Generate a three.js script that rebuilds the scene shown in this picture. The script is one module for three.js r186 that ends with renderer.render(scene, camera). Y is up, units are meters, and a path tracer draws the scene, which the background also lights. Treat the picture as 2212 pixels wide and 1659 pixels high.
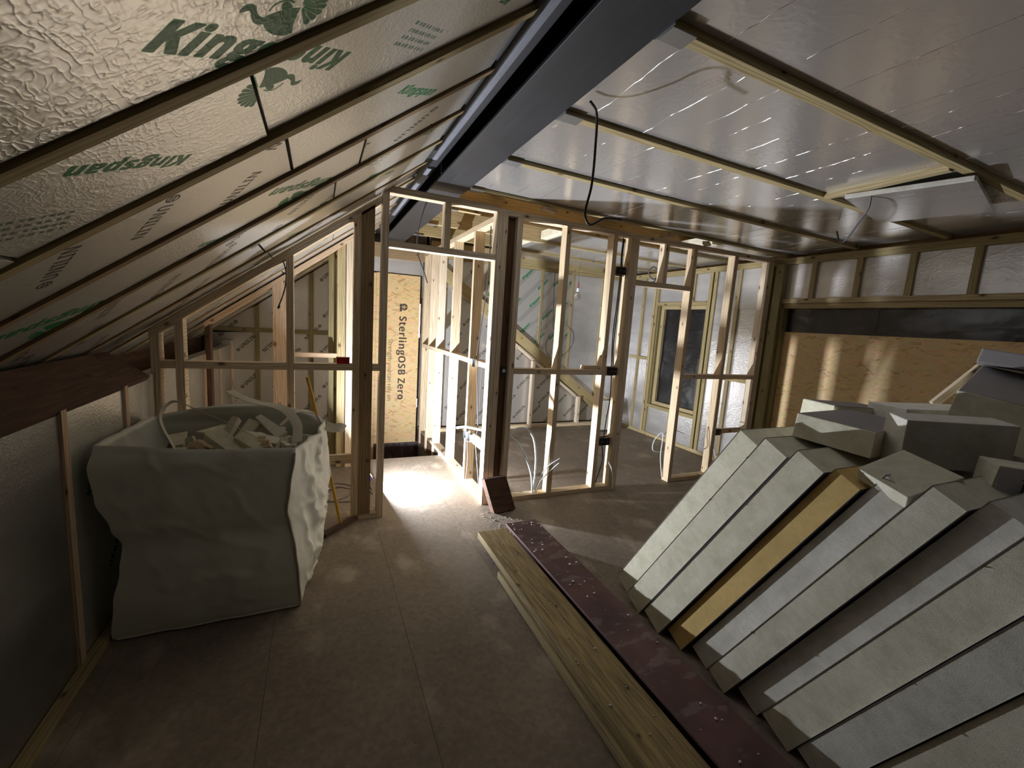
import * as THREE from 'three';
import { RoundedBoxGeometry } from 'three/addons/geometries/RoundedBoxGeometry.js';
import { RectAreaLightUniformsLib } from 'three/addons/lights/RectAreaLightUniformsLib.js';
import { mergeGeometries } from 'three/addons/utils/BufferGeometryUtils.js';

// ---------------------------------------------------------------- camera, light, exposure
const scene = new THREE.Scene();
scene.background = new THREE.Color(0x000000);
const camera = new THREE.PerspectiveCamera(2 * Math.atan(829.5 / 925.838) * 180 / Math.PI, 2212 / 1659, 0.05, 60);
{
  const yaw = 0.428731, pitch = -0.138747, roll = 0.0644602;
  const f = new THREE.Vector3(Math.sin(yaw) * Math.cos(pitch), Math.sin(pitch), -Math.cos(yaw) * Math.cos(pitch));
  const r0 = new THREE.Vector3(Math.cos(yaw), 0, Math.sin(yaw));
  const u0 = new THREE.Vector3().crossVectors(r0, f);
  const r = r0.clone().multiplyScalar(Math.cos(roll)).addScaledVector(u0, Math.sin(roll));
  const u = u0.clone().multiplyScalar(Math.cos(roll)).addScaledVector(r0, -Math.sin(roll));
  camera.quaternion.setFromRotationMatrix(new THREE.Matrix4().makeBasis(r, u, f.clone().negate()));
  camera.position.set(0, 1.55, 0);
}
const renderer = new THREE.WebGLRenderer({ antialias: true });
renderer.toneMapping = THREE.LinearToneMapping;
renderer.toneMappingExposure = 1.0;
renderer.shadowMap.enabled = true;
RectAreaLightUniformsLib.init();
const LAMP = { pos: [0.42, 0.165, -3.80], aim: [1, .60, -.08], w: .06, h: .045, intensity: 21500, color: 0xeef3ff };   // the work lamp on the floor behind the partition

// ---------------------------------------------------------------- random numbers and noise
let seed = 20240611;
const rnd = () => { seed = (seed * 1664525 + 1013904223) >>> 0; return seed / 4294967296; };
const rr = (a, b) => a + (b - a) * rnd();
const hash = (x, y, s) => { let h = (x * 374761393 + y * 668265263 + s * 974634777) | 0; h = Math.imul(h ^ (h >>> 13), 1274126177); return ((h ^ (h >>> 16)) >>> 0) / 4294967296; };
function vnoise(x, y, px, py, s) {           // value noise that repeats every px, py cells
  const xi = Math.floor(x), yi = Math.floor(y), fx = x - xi, fy = y - yi;
  const a = (i, j) => hash(((xi + i) % px + px) % px, ((yi + j) % py + py) % py, s);
  const u = fx * fx * (3 - 2 * fx), v = fy * fy * (3 - 2 * fy);
  return (a(0, 0) * (1 - u) + a(1, 0) * u) * (1 - v) + (a(0, 1) * (1 - u) + a(1, 1) * u) * v;
}
function fbm(u, v, cx, cy, s, oct = 4) { let t = 0, a = 0.5, n = 0; for (let i = 0; i < oct; i++) { t += a * vnoise(u * cx, v * cy, cx, cy, s + i * 17); n += a; a *= 0.5; cx *= 2; cy *= 2; } return t / n; }

// ---------------------------------------------------------------- textures
function dataTex(w, h, mw, mh, fn, srgb) {
  const d = new Uint8Array(w * h * 4);
  for (let y = 0; y < h; y++) for (let x = 0; x < w; x++) {
    const c = fn(x / w, y / h), i = (y * w + x) * 4;
    if (typeof c === 'number') { d[i] = d[i + 1] = d[i + 2] = Math.max(0, Math.min(255, c * 255)); }
    else for (let k = 0; k < 3; k++) d[i + k] = Math.max(0, Math.min(255, c[k] * 255));
    d[i + 3] = 255;
  }
  const t = new THREE.DataTexture(d, w, h, THREE.RGBAFormat);
  t.wrapS = t.wrapT = THREE.RepeatWrapping; t.magFilter = THREE.LinearFilter; t.minFilter = THREE.LinearMipmapLinearFilter; t.generateMipmaps = true;
  if (srgb) t.colorSpace = THREE.SRGBColorSpace;
  t.repeat.set(1 / mw, 1 / mh); t.needsUpdate = true; return t;
}
function canvasTex(w, h, mw, mh, draw, srgb = true) {
  const c = document.createElement('canvas'); c.width = w; c.height = h;
  draw(c.getContext('2d'), w, h);
  const t = new THREE.CanvasTexture(c); t.wrapS = t.wrapT = THREE.RepeatWrapping;
  if (srgb) t.colorSpace = THREE.SRGBColorSpace;
  t.repeat.set(1 / mw, 1 / mh); return t;
}
const knots = [[.13, .3, .020], [.42, .72, .028], [.63, .2, .018], [.86, .6, .026], [.3, .9, .016]];
const grainF = (u, v, s) => {
  let bend = 0, dark = 0;
  for (const [ku, kv, kr] of knots) { let du = u - ku, dv = v - kv; du -= Math.round(du); dv -= Math.round(dv); const q = Math.hypot(du * 1.6, dv * .55) / kr; bend += Math.sign(dv) * .03 * Math.exp(-q * q * .12); dark += Math.exp(-q * q * 1.4); }
  const line = .5 + .5 * Math.sin(Math.PI * 2 * ((v + bend) * 14 + 2.2 * fbm(u, v, 3, 8, s, 3)));
  return [line, fbm(u, v, 6, 64, s + 5, 3), Math.min(1, dark), fbm(u, v, 4, 3, s + 9, 3)];
};
const texGrain = dataTex(512, 256, 1.3, .26, (u, v) => { const [l, f, k, c] = grainF(u, v, 3); const b = 1.02 - .12 * l - .16 * (f - .5) - .16 * (c - .4) - .52 * k; return [b, b * (1 - .05 * l - .10 * k), b * (1 - .12 * l - .18 * k)]; }, true);
const texGrainOld = dataTex(512, 256, 1.1, .24, (u, v) => { const [l, f, k, c] = grainF(u, v, 33); const st = fbm(u, v, 9, 18, 71, 4); const b = 1.0 - .10 * l - .22 * (f - .5) - .5 * (st - .4) - .45 * k; return [b, b * .97, b * .94]; }, true);
const texGrainBump = dataTex(512, 256, 1.3, .26, (u, v) => { const [l, f] = grainF(u, v, 3); return .5 + .25 * (l - .5) + .5 * (f - .5); });
const texFoilBump = dataTex(1024, 1024, 1.1, 1.1, (u, v) => {
  const wx = fbm(u, v, 6, 6, 81, 4) - .5, wy = fbm(u, v, 6, 6, 91, 4) - .5, q = .35 + .9 * fbm(u, v, 4, 4, 95, 3);
  const a = 1 - Math.abs(2 * fbm(u + .06 * wx, v + .06 * wy, 52, 90, 11, 2) - 1), b = 1 - Math.abs(2 * fbm(u + .05 * wy, v - .05 * wx, 104, 46, 21, 2) - 1);
  return q * (.40 * Math.pow(a, 4) + .35 * Math.pow(b, 6)) + .18 * fbm(u, v, 12, 12, 31, 3) + .05 * fbm(u, v, 120, 120, 35, 2);
});
const texSheenBump = dataTex(512, 512, .8, .8, (u, v) => .6 * fbm(u, v, 10, 3, 41, 4) + .25 * fbm(u, v, 40, 60, 43, 2) + .15 * Math.pow(1 - Math.abs(2 * fbm(u, v, 7, 5, 47, 3) - 1), 8));
const texFoilTone = dataTex(256, 256, 1.7, 1.7, (u, v) => { const a = fbm(u, v, 5, 5, 51, 5), b = fbm(u, v, 3, 14, 55, 3); const t = .9 + .16 * (a - .5) + .14 * (b - .5); return [t, t * .995, t * .985]; }, true);
const texFoam = dataTex(512, 512, .5, .5, (u, v) => { const a = fbm(u, v, 8, 8, 61, 4), s = fbm(u, v, 30, 60, 63, 2), p = hash(Math.floor(u * 256), Math.floor(v * 256), 7); const t = .93 + .14 * (a - .5) + 0.06 * (s - .5) - (p > .992 ? .16 : 0); return [t, t * .995, t * (.97 + .05 * (a - .5))]; }, true);
const texFoamBump = dataTex(512, 512, .5, .5, (u, v) => .4 * fbm(u, v, 12, 12, 62, 3) + .2 * fbm(u, v, 12, 60, 64, 2) + .25 * hash(Math.floor(u * 512), Math.floor(v * 512), 9));
const texFloor = dataTex(1024, 1024, 2.3, 2.3, (u, v) => {
  const a = fbm(u, v, 5, 5, 101, 5), f = fbm(u, v, 120, 120, 103, 2), d = fbm(u, v, 14, 9, 107, 4), p = hash(Math.floor(u * 700), Math.floor(v * 700), 11);
  let t = .80 + .22 * (a - .5) + .14 * (f - .5) + (d > .6 ? (d - .6) * .9 : 0) + (p > .9965 ? .18 : 0) - (p < .003 ? .2 : 0);
  const g = d > .6 ? (d - .6) * .8 : 0; return [t, t * (.965 + g * .1), t * (.92 + g * .2)];
}, true);
const texFloorBump = dataTex(512, 512, 1.2, 1.2, (u, v) => .5 * fbm(u, v, 70, 70, 113, 3) + .5 * fbm(u, v, 9, 9, 117, 3));
// strand board: overlapping wood strands, each with its own tone
const texOSB = canvasTex(1024, 1024, 1.6, 1.6, (g, w, h) => {
  let s = 77; const q = () => { s = (s * 1664525 + 1013904223) >>> 0; return s / 4294967296; };
  g.fillStyle = 'rgb(208,182,136)'; g.fillRect(0, 0, w, h);
  for (let i = 0; i < 5200; i++) {
    const x = q() * w, y = q() * h, L = 18 + 50 * q(), B = 5 + 11 * q(), a = (q() - .5) * 1.5, t = q();
    const c = t > .975 ? [150, 112, 66] : t > .9 ? [184, 148, 94] : [194 + 34 * q(), 166 + 32 * q(), 116 + 32 * q()];
    g.fillStyle = `rgba(${c[0] | 0},${c[1] | 0},${c[2] | 0},${t > .9 ? .55 : .5})`;
    for (const ox of [-w, 0, w]) for (const oy of [-h, 0, h]) {
      if (x + ox < -80 || x + ox > w + 80 || y + oy < -80 || y + oy > h + 80) continue;
      g.save(); g.translate(x + ox, y + oy); g.rotate(a); g.beginPath(); g.moveTo(-L / 2, -B / 2 + 2 * q()); g.lineTo(L / 2, -B / 2); g.lineTo(L / 2 + 3, B / 2 - 2); g.lineTo(-L / 2 - 2, B / 2); g.closePath(); g.fill(); g.restore();
    }
  }
});
const texOSBBump = dataTex(512, 512, .8, .8, (u, v) => .6 * fbm(u, v, 16, 48, 121, 3) + .4 * fbm(u, v, 50, 30, 123, 2));
const texRust = dataTex(512, 512, .9, .9, (u, v) => { const a = fbm(u, v, 6, 6, 131, 5), d = fbm(u, v, 10, 22, 133, 4), p = hash(Math.floor(u * 300), Math.floor(v * 300), 19); const t = .8 + .5 * (a - .5) + (d > .62 ? (d - .62) * 1.6 : 0) + (p > .997 ? .6 : 0); const g = d > .62 ? (d - .62) * 1.4 : 0; return [t, t * (.86 + g), t * (.86 + g)]; }, true);
const texPaint = dataTex(512, 512, 1.0, 1.0, (u, v) => { const a = fbm(u, v, 4, 4, 141, 5), b = fbm(u, v, 40, 2, 143, 3); const t = .8 + .35 * (a - .5) + .25 * (b - .5); return t; }, true);
const texWeave = dataTex(512, 512, .12, .12, (u, v) => { const a = Math.abs(Math.sin(u * Math.PI * 64)), b = Math.abs(Math.sin(v * Math.PI * 64)); return .5 + .3 * (a - b) + .2 * fbm(u, v, 8, 8, 151, 2); });
const texPlastic = dataTex(512, 512, 1.0, 1.0, (u, v) => { const wx = fbm(u, v, 4, 4, 161, 3); const a = 1 - Math.abs(2 * fbm(u + .1 * wx, v, 5, 7, 163, 4) - 1); return .7 * Math.pow(a, 5) + .3 * fbm(u, v, 6, 6, 167, 3); });

// printed foil facings: colour map and a metal map (ink is not metal); tile of 1 m
function wrapDraw(g, w, h, x, y, rot, fn) { for (const ox of [-w, 0, w]) for (const oy of [-h, 0, h]) { g.save(); g.translate(x + ox, y + oy); g.rotate(rot); fn(g); g.restore(); } }
function fanEmblem(g, s) {                  // fan of leaves with a crouching animal in front
  g.save(); g.scale(s, s);
  g.beginPath(); g.moveTo(-30, 12); g.bezierCurveTo(-10, -14, 14, -24, 30, -28); g.bezierCurveTo(36, -8, 44, 14, 58, 30); g.bezierCurveTo(30, 40, 0, 36, -30, 12); g.fill();
  for (let i = 0; i < 9; i++) { const a0 = -1.9 + i * .30, a1 = a0 + .26; g.beginPath(); g.moveTo(30 + 6 * Math.cos(a0), -30 + 6 * Math.sin(a0)); g.lineTo(30 + 50 * Math.cos(a0), -30 + 50 * Math.sin(a0)); g.quadraticCurveTo(30 + 60 * Math.cos((a0 + a1) / 2), -30 + 60 * Math.sin((a0 + a1) / 2), 30 + 50 * Math.cos(a1), -30 + 50 * Math.sin(a1)); g.lineTo(30 + 6 * Math.cos(a1), -30 + 6 * Math.sin(a1)); g.fill(); }
  g.beginPath(); g.moveTo(-78, 8); g.bezierCurveTo(-84, -12, -58, -20, -50, -2); g.bezierCurveTo(-40, 10, -20, 14, -4, 4); g.bezierCurveTo(6, 18, 26, 30, 52, 34); g.bezierCurveTo(30, 46, -2, 40, -18, 22); g.bezierCurveTo(-44, 34, -52, 6, -62, 2); g.bezierCurveTo(-70, 2, -70, 12, -78, 8); g.fill();
  g.beginPath(); g.ellipse(2, -22, 15, 9, .5, 0, 7); g.fill();
  g.lineWidth = 4; g.beginPath(); g.moveTo(-26, -6); g.bezierCurveTo(-30, -28, -8, -40, 10, -34); g.stroke(); g.restore();
}
function printPair(size, m, draw) {
  const col = canvasTex(size, size, m, m, (g, w, h) => { g.fillStyle = 'rgb(236,235,232)'; g.fillRect(0, 0, w, h); draw(g, w, h, null); });
  const met = canvasTex(size, size, m, m, (g, w, h) => { g.fillStyle = '#fff'; g.fillRect(0, 0, w, h); draw(g, w, h, '#000'); }, false);
  return { col, met };
}
const GREEN = 'rgb(18,132,74)', INK = 'rgb(70,62,56)';
const kingWord = (g, px, c) => { g.fillStyle = g.strokeStyle = c || GREEN; g.font = `italic bold ${px}px sans-serif`; g.textBaseline = 'alphabetic'; g.fillText('Kingspan', 0, 0); g.lineWidth = px * .055; g.lineJoin = 'round'; g.strokeText('Kingspan', 0, 0); };
const QA = Math.PI / 4;
const prKingNear = printPair(1024, 1.0, (g, w, h, c) => {   // tile laid on (along slope, along room), nearest boards
  wrapDraw(g, w, h, 720, 886, QA * .98, k => { kingWord(k, 98, c); k.translate(205, -118); fanEmblem(k, 1.06); });
  wrapDraw(g, w, h, 300, 420, QA * 5, k => { kingWord(k, 62, c); });
});
const prKing = printPair(1024, 1.0, (g, w, h, c) => {
  wrapDraw(g, w, h, 106, 190, QA * 5.02, k => { kingWord(k, 92, c); k.translate(165, -120); fanEmblem(k, 1.02); });
  wrapDraw(g, w, h, 690, 300, QA * 5, k => kingWord(k, 62, c));
  wrapDraw(g, w, h, 300, 560, QA, k => { kingWord(k, 62, c); });
  wrapDraw(g, w, h, 350, 360, QA * 5, k => { k.fillStyle = c || 'rgb(120,140,128)'; for (let i = 0; i < 4; i++) for (let j = 0; j < 9; j++) k.fillRect(j * 19, i * 26, 8 + ((i * 7 + j * 5) % 9), 12); });
});
const prKingWall = printPair(1024, .8, (g, w, h, c) => {
  if (!c) { g.fillStyle = 'rgba(176,174,170,.35)'; for (let i = -2; i < 5; i++) { g.save(); g.translate(i * 362, 0); g.rotate(-Math.PI / 4); g.fillRect(-1500, 190, 3400, 80); g.restore(); } }
  for (const [x, y] of [[60, 330], [420, 260], [760, 420], [200, 820], [610, 760], [900, 980]]) wrapDraw(g, w, h, x, y, -Math.PI / 4, k => { kingWord(k, 66, c); });
  for (const [x, y] of [[300, 560], [820, 150]]) wrapDraw(g, w, h, x, y, -Math.PI / 4, k => { k.fillStyle = k.strokeStyle = c || GREEN; fanEmblem(k, .7); });
});
const prUni = printPair(1024, .9, (g, w, h, c) => {
  const word = (x, y, r) => wrapDraw(g, w, h, x, y, r, k => { k.fillStyle = k.strokeStyle = c || INK; k.font = 'bold 66px sans-serif'; k.fillText('UNILIN', 0, 0); k.lineWidth = 7; k.beginPath(); k.arc(-36, -22, 20, 0, 7); k.stroke(); k.fillRect(-52, -30, 32, 7); k.fillRect(-52, -18, 32, 7); });
  word(120, 330, -Math.PI / 4); word(560, 600, -Math.PI / 4); word(80, 850, -Math.PI / 4); word(640, 1000, -Math.PI / 4);
  word(600, 180, Math.PI * .75); word(1000, 500, Math.PI * .75); word(480, 690, Math.PI * .75);
});
const prRed = printPair(1024, 1.5, (g, w, h, c) => {        // faint red print on the ceiling foil
  for (const [x, y] of [[200, 200], [620, 520], [300, 800], [860, 180], [900, 860]]) wrapDraw(g, w, h, x, y, Math.PI / 2 + .2, k => { k.fillStyle = c ? 'rgb(190,190,190)' : 'rgba(180,140,132,.4)'; for (let i = 0; i < 3; i++) for (let j = 0; j < 13; j++) k.fillRect(j * 12, i * 14, 4 + ((i * 5 + j * 3) % 6), 8); });
});

// ---------------------------------------------------------------- materials
const S = (o) => new THREE.MeshStandardMaterial({ roughness: .8, ...o });
const wood = (hex, o = {}) => S({ color: hex, map: texGrain, bumpMap: texGrainBump, bumpScale: .0006, roughness: .72, ...o });
const M = {
  cls: [wood(0xdccbb0), wood(0xd5c3a4), wood(0xe0d2ba)],
  pink: wood(0xd8bfa2),
  treated: [wood(0xae9f74), wood(0xa3956a), wood(0xb8aa82)],
  green: wood(0x8a8058),
  post: wood(0x9a8462),
  old: S({ color: 0x5d4433, map: texGrainOld, bumpMap: texGrainBump, bumpScale: .001, roughness: .85 }),
  darkPost: S({ color: 0x6a4d33, map: texGrainOld, bumpMap: texGrainBump, bumpScale: .001, roughness: .8 }),
  plank: S({ color: 0xa8986a, map: texGrainOld, bumpMap: texGrainBump, bumpScale: .0008, roughness: .8 }),
  foil: S({ color: 0xeeedec, map: texFoilTone, bumpMap: texSheenBump, bumpScale: .004, metalness: .65, roughness: .32 }),
  foilCeil: S({ color: 0xe2e0de, map: prRed.col, metalnessMap: prRed.met, bumpMap: texSheenBump, bumpScale: .0014, metalness: .68, roughness: .22 }),
  foilKingNear: S({ color: 0xf2f2f0, map: prKingNear.col, metalnessMap: prKingNear.met, bumpMap: texFoilBump, bumpScale: .0024, metalness: .8, roughness: .38 }),
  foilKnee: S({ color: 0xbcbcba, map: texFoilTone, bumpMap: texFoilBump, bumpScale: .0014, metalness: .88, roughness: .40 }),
  foilKing: S({ color: 0xeeeeec, map: prKing.col, metalnessMap: prKing.met, bumpMap: texFoilBump, bumpScale: .0016, metalness: .82, roughness: .40 }),
  foilUni: S({ color: 0xe6e4e0, map: prUni.col, metalnessMap: prUni.met, bumpMap: texSheenBump, bumpScale: .003, metalness: .8, roughness: .42 }),
  foilKingWall: S({ color: 0xf0f0ee, map: prKingWall.col, metalnessMap: prKingWall.met, bumpMap: texSheenBump, bumpScale: .003, metalness: .7, roughness: .38 }),
  crease: S({ color: 0xf4f4f4, metalness: 1, roughness: .16 }),
  foam: [S({ color: 0xe9e6cf, map: texFoam, bumpMap: texFoamBump, bumpScale: .0015, roughness: .9 }), S({ color: 0xe2dfcb, map: texFoam, bumpMap: texFoamBump, bumpScale: .0015, roughness: .9 }), S({ color: 0xdcdad0, map: texFoam, bumpMap: texFoamBump, bumpScale: .0015, roughness: .9 })],
  foamWhite: S({ color: 0xf6f6f2, map: texFoam, bumpMap: texFoamBump, bumpScale: .0015, roughness: .9 }),
  foamYellow: S({ color: 0xe3c27c, map: texFoam, bumpMap: texFoamBump, bumpScale: .0015, roughness: .85 }),
  facing: S({ color: 0xa9a6a6, map: texFoilTone, bumpMap: texSheenBump, bumpScale: .001, metalness: .45, roughness: .55 }),
  floor: S({ color: 0xa2988a, map: texFloor, bumpMap: texFloorBump, bumpScale: .0012, roughness: .72 }),
  osb: S({ color: 0xfcf8f0, map: texOSB, bumpMap: texOSBBump, bumpScale: .0015, roughness: .55 }),
  deck: S({ color: 0xb39c78, map: texOSB, bumpMap: texOSBBump, bumpScale: .0015, roughness: .7 }),
  steel: S({ color: 0x2f3238, map: texPaint, roughness: .5, metalness: .2 }), steelLight: S({ color: 0x868c9a, map: texPaint, roughness: .5, metalness: .2 }),
  oxide: S({ color: 0x74605e, map: texRust, roughness: .6, metalness: .2 }),
  black: new THREE.MeshPhysicalMaterial({ color: 0x0b0b0d, bumpMap: texPlastic, bumpScale: .004, roughness: .32, clearcoat: .6, clearcoatRoughness: .2 }),
  bag: new THREE.MeshPhysicalMaterial({ color: 0xe2e4d8, bumpMap: texWeave, bumpScale: .0006, roughness: .55, transmission: .12, thickness: 0, side: THREE.DoubleSide }),
  strap: S({ color: 0xe6e0cc, bumpMap: texWeave, bumpScale: .0006, roughness: .7, side: THREE.DoubleSide }),
  zinc: S({ color: 0xb9bcc0, metalness: .9, roughness: .38, map: texFoilTone }),
  cableDark: S({ color: 0x2a211e, roughness: .5 }), cableGrey: S({ color: 0x5a5a60, roughness: .55 }), cableWhite: S({ color: 0xdfe6ea, roughness: .45 }), pipe: S({ color: 0xe4eff2, roughness: .3 }), copper: S({ color: 0xb06a48, roughness: .35, metalness: .9 }),
  plasticBlack: S({ color: 0x17171a, roughness: .45 }), red: S({ color: 0xa5141c, roughness: .5 }), yellow: S({ color: 0xc99a2a, roughness: .5 }), purple: S({ color: 0x5b4f9c, roughness: .6 }),
  brick: S({ color: 0x55524f, roughness: .9, map: texRust }), block: S({ color: 0x8d8a84, roughness: .95, map: texFloor }),
  glassBulb: new THREE.MeshPhysicalMaterial({ color: 0xffffff, roughness: .05, transmission: 1, thickness: .01, ior: 1.45 }),
  bulb: S({ color: 0xffffff, emissive: 0xfff4e0, emissiveIntensity: 6, roughness: .4 }),
  slit: S({ color: 0xffffff, emissive: 0xffe6c4, emissiveIntensity: 4 }),
};
const pick = (a) => Array.isArray(a) ? a[Math.floor(rnd() * a.length)] : a;

// ---------------------------------------------------------------- builders
const used = {};
const numbered = (n) => { const k = used[n] = (used[n] ?? -1) + 1; return k ? `${n}_${String(k).padStart(3, '0')}` : n; };
const ORG = new Map();
function thing(name, label, category, at = [0, 0, 0], group) {
  const o = new THREE.Group(); o.name = numbered(name); o.position.set(...at); ORG.set(o, at); scene.add(o);
  o.userData = { label, category }; if (group) o.userData.group = group; return o;
}
function structure(name, at = [0, 0, 0]) { const o = new THREE.Group(); o.name = name; o.position.set(...at); ORG.set(o, at); o.userData = { kind: 'structure' }; scene.add(o); return o; }
function mesh(parent, name, geo, mat, pos = [0, 0, 0]) {
  const m = new THREE.Mesh(geo, mat); m.name = name; const o = ORG.get(parent) || [0, 0, 0];
  m.position.set(pos[0] - o[0], pos[1] - o[1], pos[2] - o[2]); m.castShadow = m.receiveShadow = true; parent.add(m); return m;
}
// uv in metres: grain = 'auto' runs u along the longest side; 'abs' uses the parent's own coordinates
function boxUV(g, c, mode, sz) {
  const p = g.attributes.position, n = g.attributes.normal, uv = g.attributes.uv; const abs = mode === 'abs';
  const off = abs ? [c[0], c[1], c[2]] : [rr(0, 5), rr(0, 5), rr(0, 5)]; const L = sz.indexOf(Math.max(...sz));
  for (let i = 0; i < p.count; i++) {
    const v = [p.getX(i) + off[0], p.getY(i) + off[1], p.getZ(i) + off[2]], a = [Math.abs(n.getX(i)), Math.abs(n.getY(i)), Math.abs(n.getZ(i))];
    const ax = a.indexOf(Math.max(...a)); let s, t;
    if (abs) { if (ax === 1) { s = v[0]; t = v[2]; } else if (ax === 0) { s = v[2]; t = v[1]; } else { s = v[0]; t = v[1]; } }
    else { const o = [0, 1, 2].filter(k => k !== ax); if (o.includes(L)) { s = v[L]; t = v[o[0] === L ? o[1] : o[0]] * 1.0 + off[ax] * .37; } else { s = v[o[0]] * .15; t = v[o[1]]; } }
    uv.setXY(i, s, t);
  }
  return g;
}
function box(parent, name, mat, x0, x1, y0, y1, z0, z1, o = {}) {
  const w = x1 - x0, h = y1 - y0, d = z1 - z0, c = [(x0 + x1) / 2, (y0 + y1) / 2, (z0 + z1) / 2];
  const g = o.r ? new RoundedBoxGeometry(w, h, d, o.seg || 1, o.r) : new THREE.BoxGeometry(w, h, d);
  boxUV(g, c, o.uv || 'auto', [w, h, d]);
  const m = mesh(parent, name, g, pick(mat), c);
  if (o.rot) m.rotation.set(...o.rot);
  return m;
}
// extruded outline with uv in metres; outline given in the xy plane, thickness along z
function extrude(parent, name, mat, pts, z0, z1, o = {}) {
  const sh = new THREE.Shape(pts.map(p => new THREE.Vector2(p[0], p[1])));
  for (const hole of o.holes || []) sh.holes.push(new THREE.Path(hole.map(p => new THREE.Vector2(p[0], p[1]))));
  const g = new THREE.ExtrudeGeometry(sh, { depth: z1 - z0, bevelEnabled: false }); g.translate(0, 0, z0);
  if (o.a !== undefined) { const uv = g.attributes.uv, c = Math.cos(o.a), q = Math.sin(o.a); for (let i = 0; i < uv.count; i++) { const a = uv.getX(i), b = uv.getY(i); uv.setXY(i, a * c + b * q, b * c - a * q); } }
  if (o.v) { const uv = g.attributes.uv; for (let i = 0; i < uv.count; i++) uv.setXY(i, uv.getY(i) + pts[0][0] * 3.7, uv.getX(i)); }
  const or = ORG.get(parent) || [0, 0, 0]; g.translate(-or[0], -or[1], -or[2]);
  const m = new THREE.Mesh(g, pick(mat)); m.name = name; m.castShadow = m.receiveShadow = true; parent.add(m); return m;
}
function tube(parent, name, mat, pts, r, seg = 40, closed = false) {
  const o = ORG.get(parent) || [0, 0, 0];
  const c = new THREE.CatmullRomCurve3(pts.map(p => new THREE.Vector3(p[0] - o[0], p[1] - o[1], p[2] - o[2])), closed, 'centripetal');
  const m = new THREE.Mesh(new THREE.TubeGeometry(c, seg, r, 7, closed), mat); m.name = name; m.castShadow = m.receiveShadow = true; parent.add(m); return m;
}
// flat band (strap) swept along points; side gives the width direction
function bandGeo(pts, side, w, th, n = 36) {
  const c = new THREE.CatmullRomCurve3(pts.map(p => new THREE.Vector3(...p)), false, 'centripetal'); const P = [], I = [], UV = [];
  const sd = new THREE.Vector3(...side).normalize();
  for (let i = 0; i <= n; i++) { const p = c.getPoint(i / n), t = c.getTangent(i / n), s = sd.clone().addScaledVector(t, -sd.dot(t)).normalize(), q = new THREE.Vector3().crossVectors(t, s); for (const [a, b] of [[-1, -1], [1, -1], [1, 1], [-1, 1]]) { const v = p.clone().addScaledVector(s, a * w / 2).addScaledVector(q, b * th / 2); P.push(v.x, v.y, v.z); UV.push(i / n * .6, a * .03); } }
  for (let i = 0; i < n; i++) for (let k = 0; k < 4; k++) { const a = i * 4 + k, b = i * 4 + (k + 1) % 4; I.push(a, b, a + 4, b, b + 4, a + 4); }
  I.push(0, 2, 1, 0, 3, 2); const e = n * 4; I.push(e, e + 1, e + 2, e, e + 2, e + 3);
  const g = new THREE.BufferGeometry(); g.setAttribute('position', new THREE.Float32BufferAttribute(P, 3)); g.setAttribute('uv', new THREE.Float32BufferAttribute(UV, 2)); g.setIndex(I); g.computeVertexNormals(); return g;
}
// prism with eight corners: origin, three edge vectors
function skewBox(o, a, b, c) {
  const V = (i, j, k) => [o[0] + i * a[0] + j * b[0] + k * c[0], o[1] + i * a[1] + j * b[1] + k * c[1], o[2] + i * a[2] + j * b[2] + k * c[2]];
  const len = (v) => Math.hypot(...v), la = len(a), lb = len(b), lc = len(c); const P = [], UV = [];
  const quad = (p, q, r, s, u, v) => { for (const [x, U] of [[p, [0, 0]], [q, [u, 0]], [r, [u, v]], [p, [0, 0]], [r, [u, v]], [s, [0, v]]]) { P.push(...x); UV.push(U[0] + UV.off, U[1] + UV.off2); } };
  UV.off = rr(0, 3); UV.off2 = rr(0, 3);
  const det = a[0] * (b[1] * c[2] - b[2] * c[1]) - a[1] * (b[0] * c[2] - b[2] * c[0]) + a[2] * (b[0] * c[1] - b[1] * c[0]);
  const Q = det > 0 ? quad : (p, q, r, s, u, v) => quad(p, s, r, q, v, u);
  Q(V(0, 0, 0), V(0, 0, 1), V(0, 1, 1), V(0, 1, 0), lc, lb); Q(V(1, 0, 0), V(1, 1, 0), V(1, 1, 1), V(1, 0, 1), lb, lc);
  Q(V(0, 0, 0), V(1, 0, 0), V(1, 0, 1), V(0, 0, 1), la, lc); Q(V(0, 1, 0), V(0, 1, 1), V(1, 1, 1), V(1, 1, 0), lc, la);
  Q(V(0, 0, 0), V(0, 1, 0), V(1, 1, 0), V(1, 0, 0), lb, la); Q(V(0, 0, 1), V(1, 0, 1), V(1, 1, 1), V(0, 1, 1), la, lb);
  const g = new THREE.BufferGeometry(); g.setAttribute('position', new THREE.Float32BufferAttribute(P, 3)); g.setAttribute('uv', new THREE.Float32BufferAttribute(UV.slice(), 2)); g.computeVertexNormals(); return g;
}

// ---------------------------------------------------------------- main sizes (metres)
const ZF = -5.95, ZFR = -5.80, ZB = 0.95, XR = 4.58, XK = -0.90, ZP = -3.26, SD = 0.09;
const slopeY = (x) => 2.084 + 0.745 * x;

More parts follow.
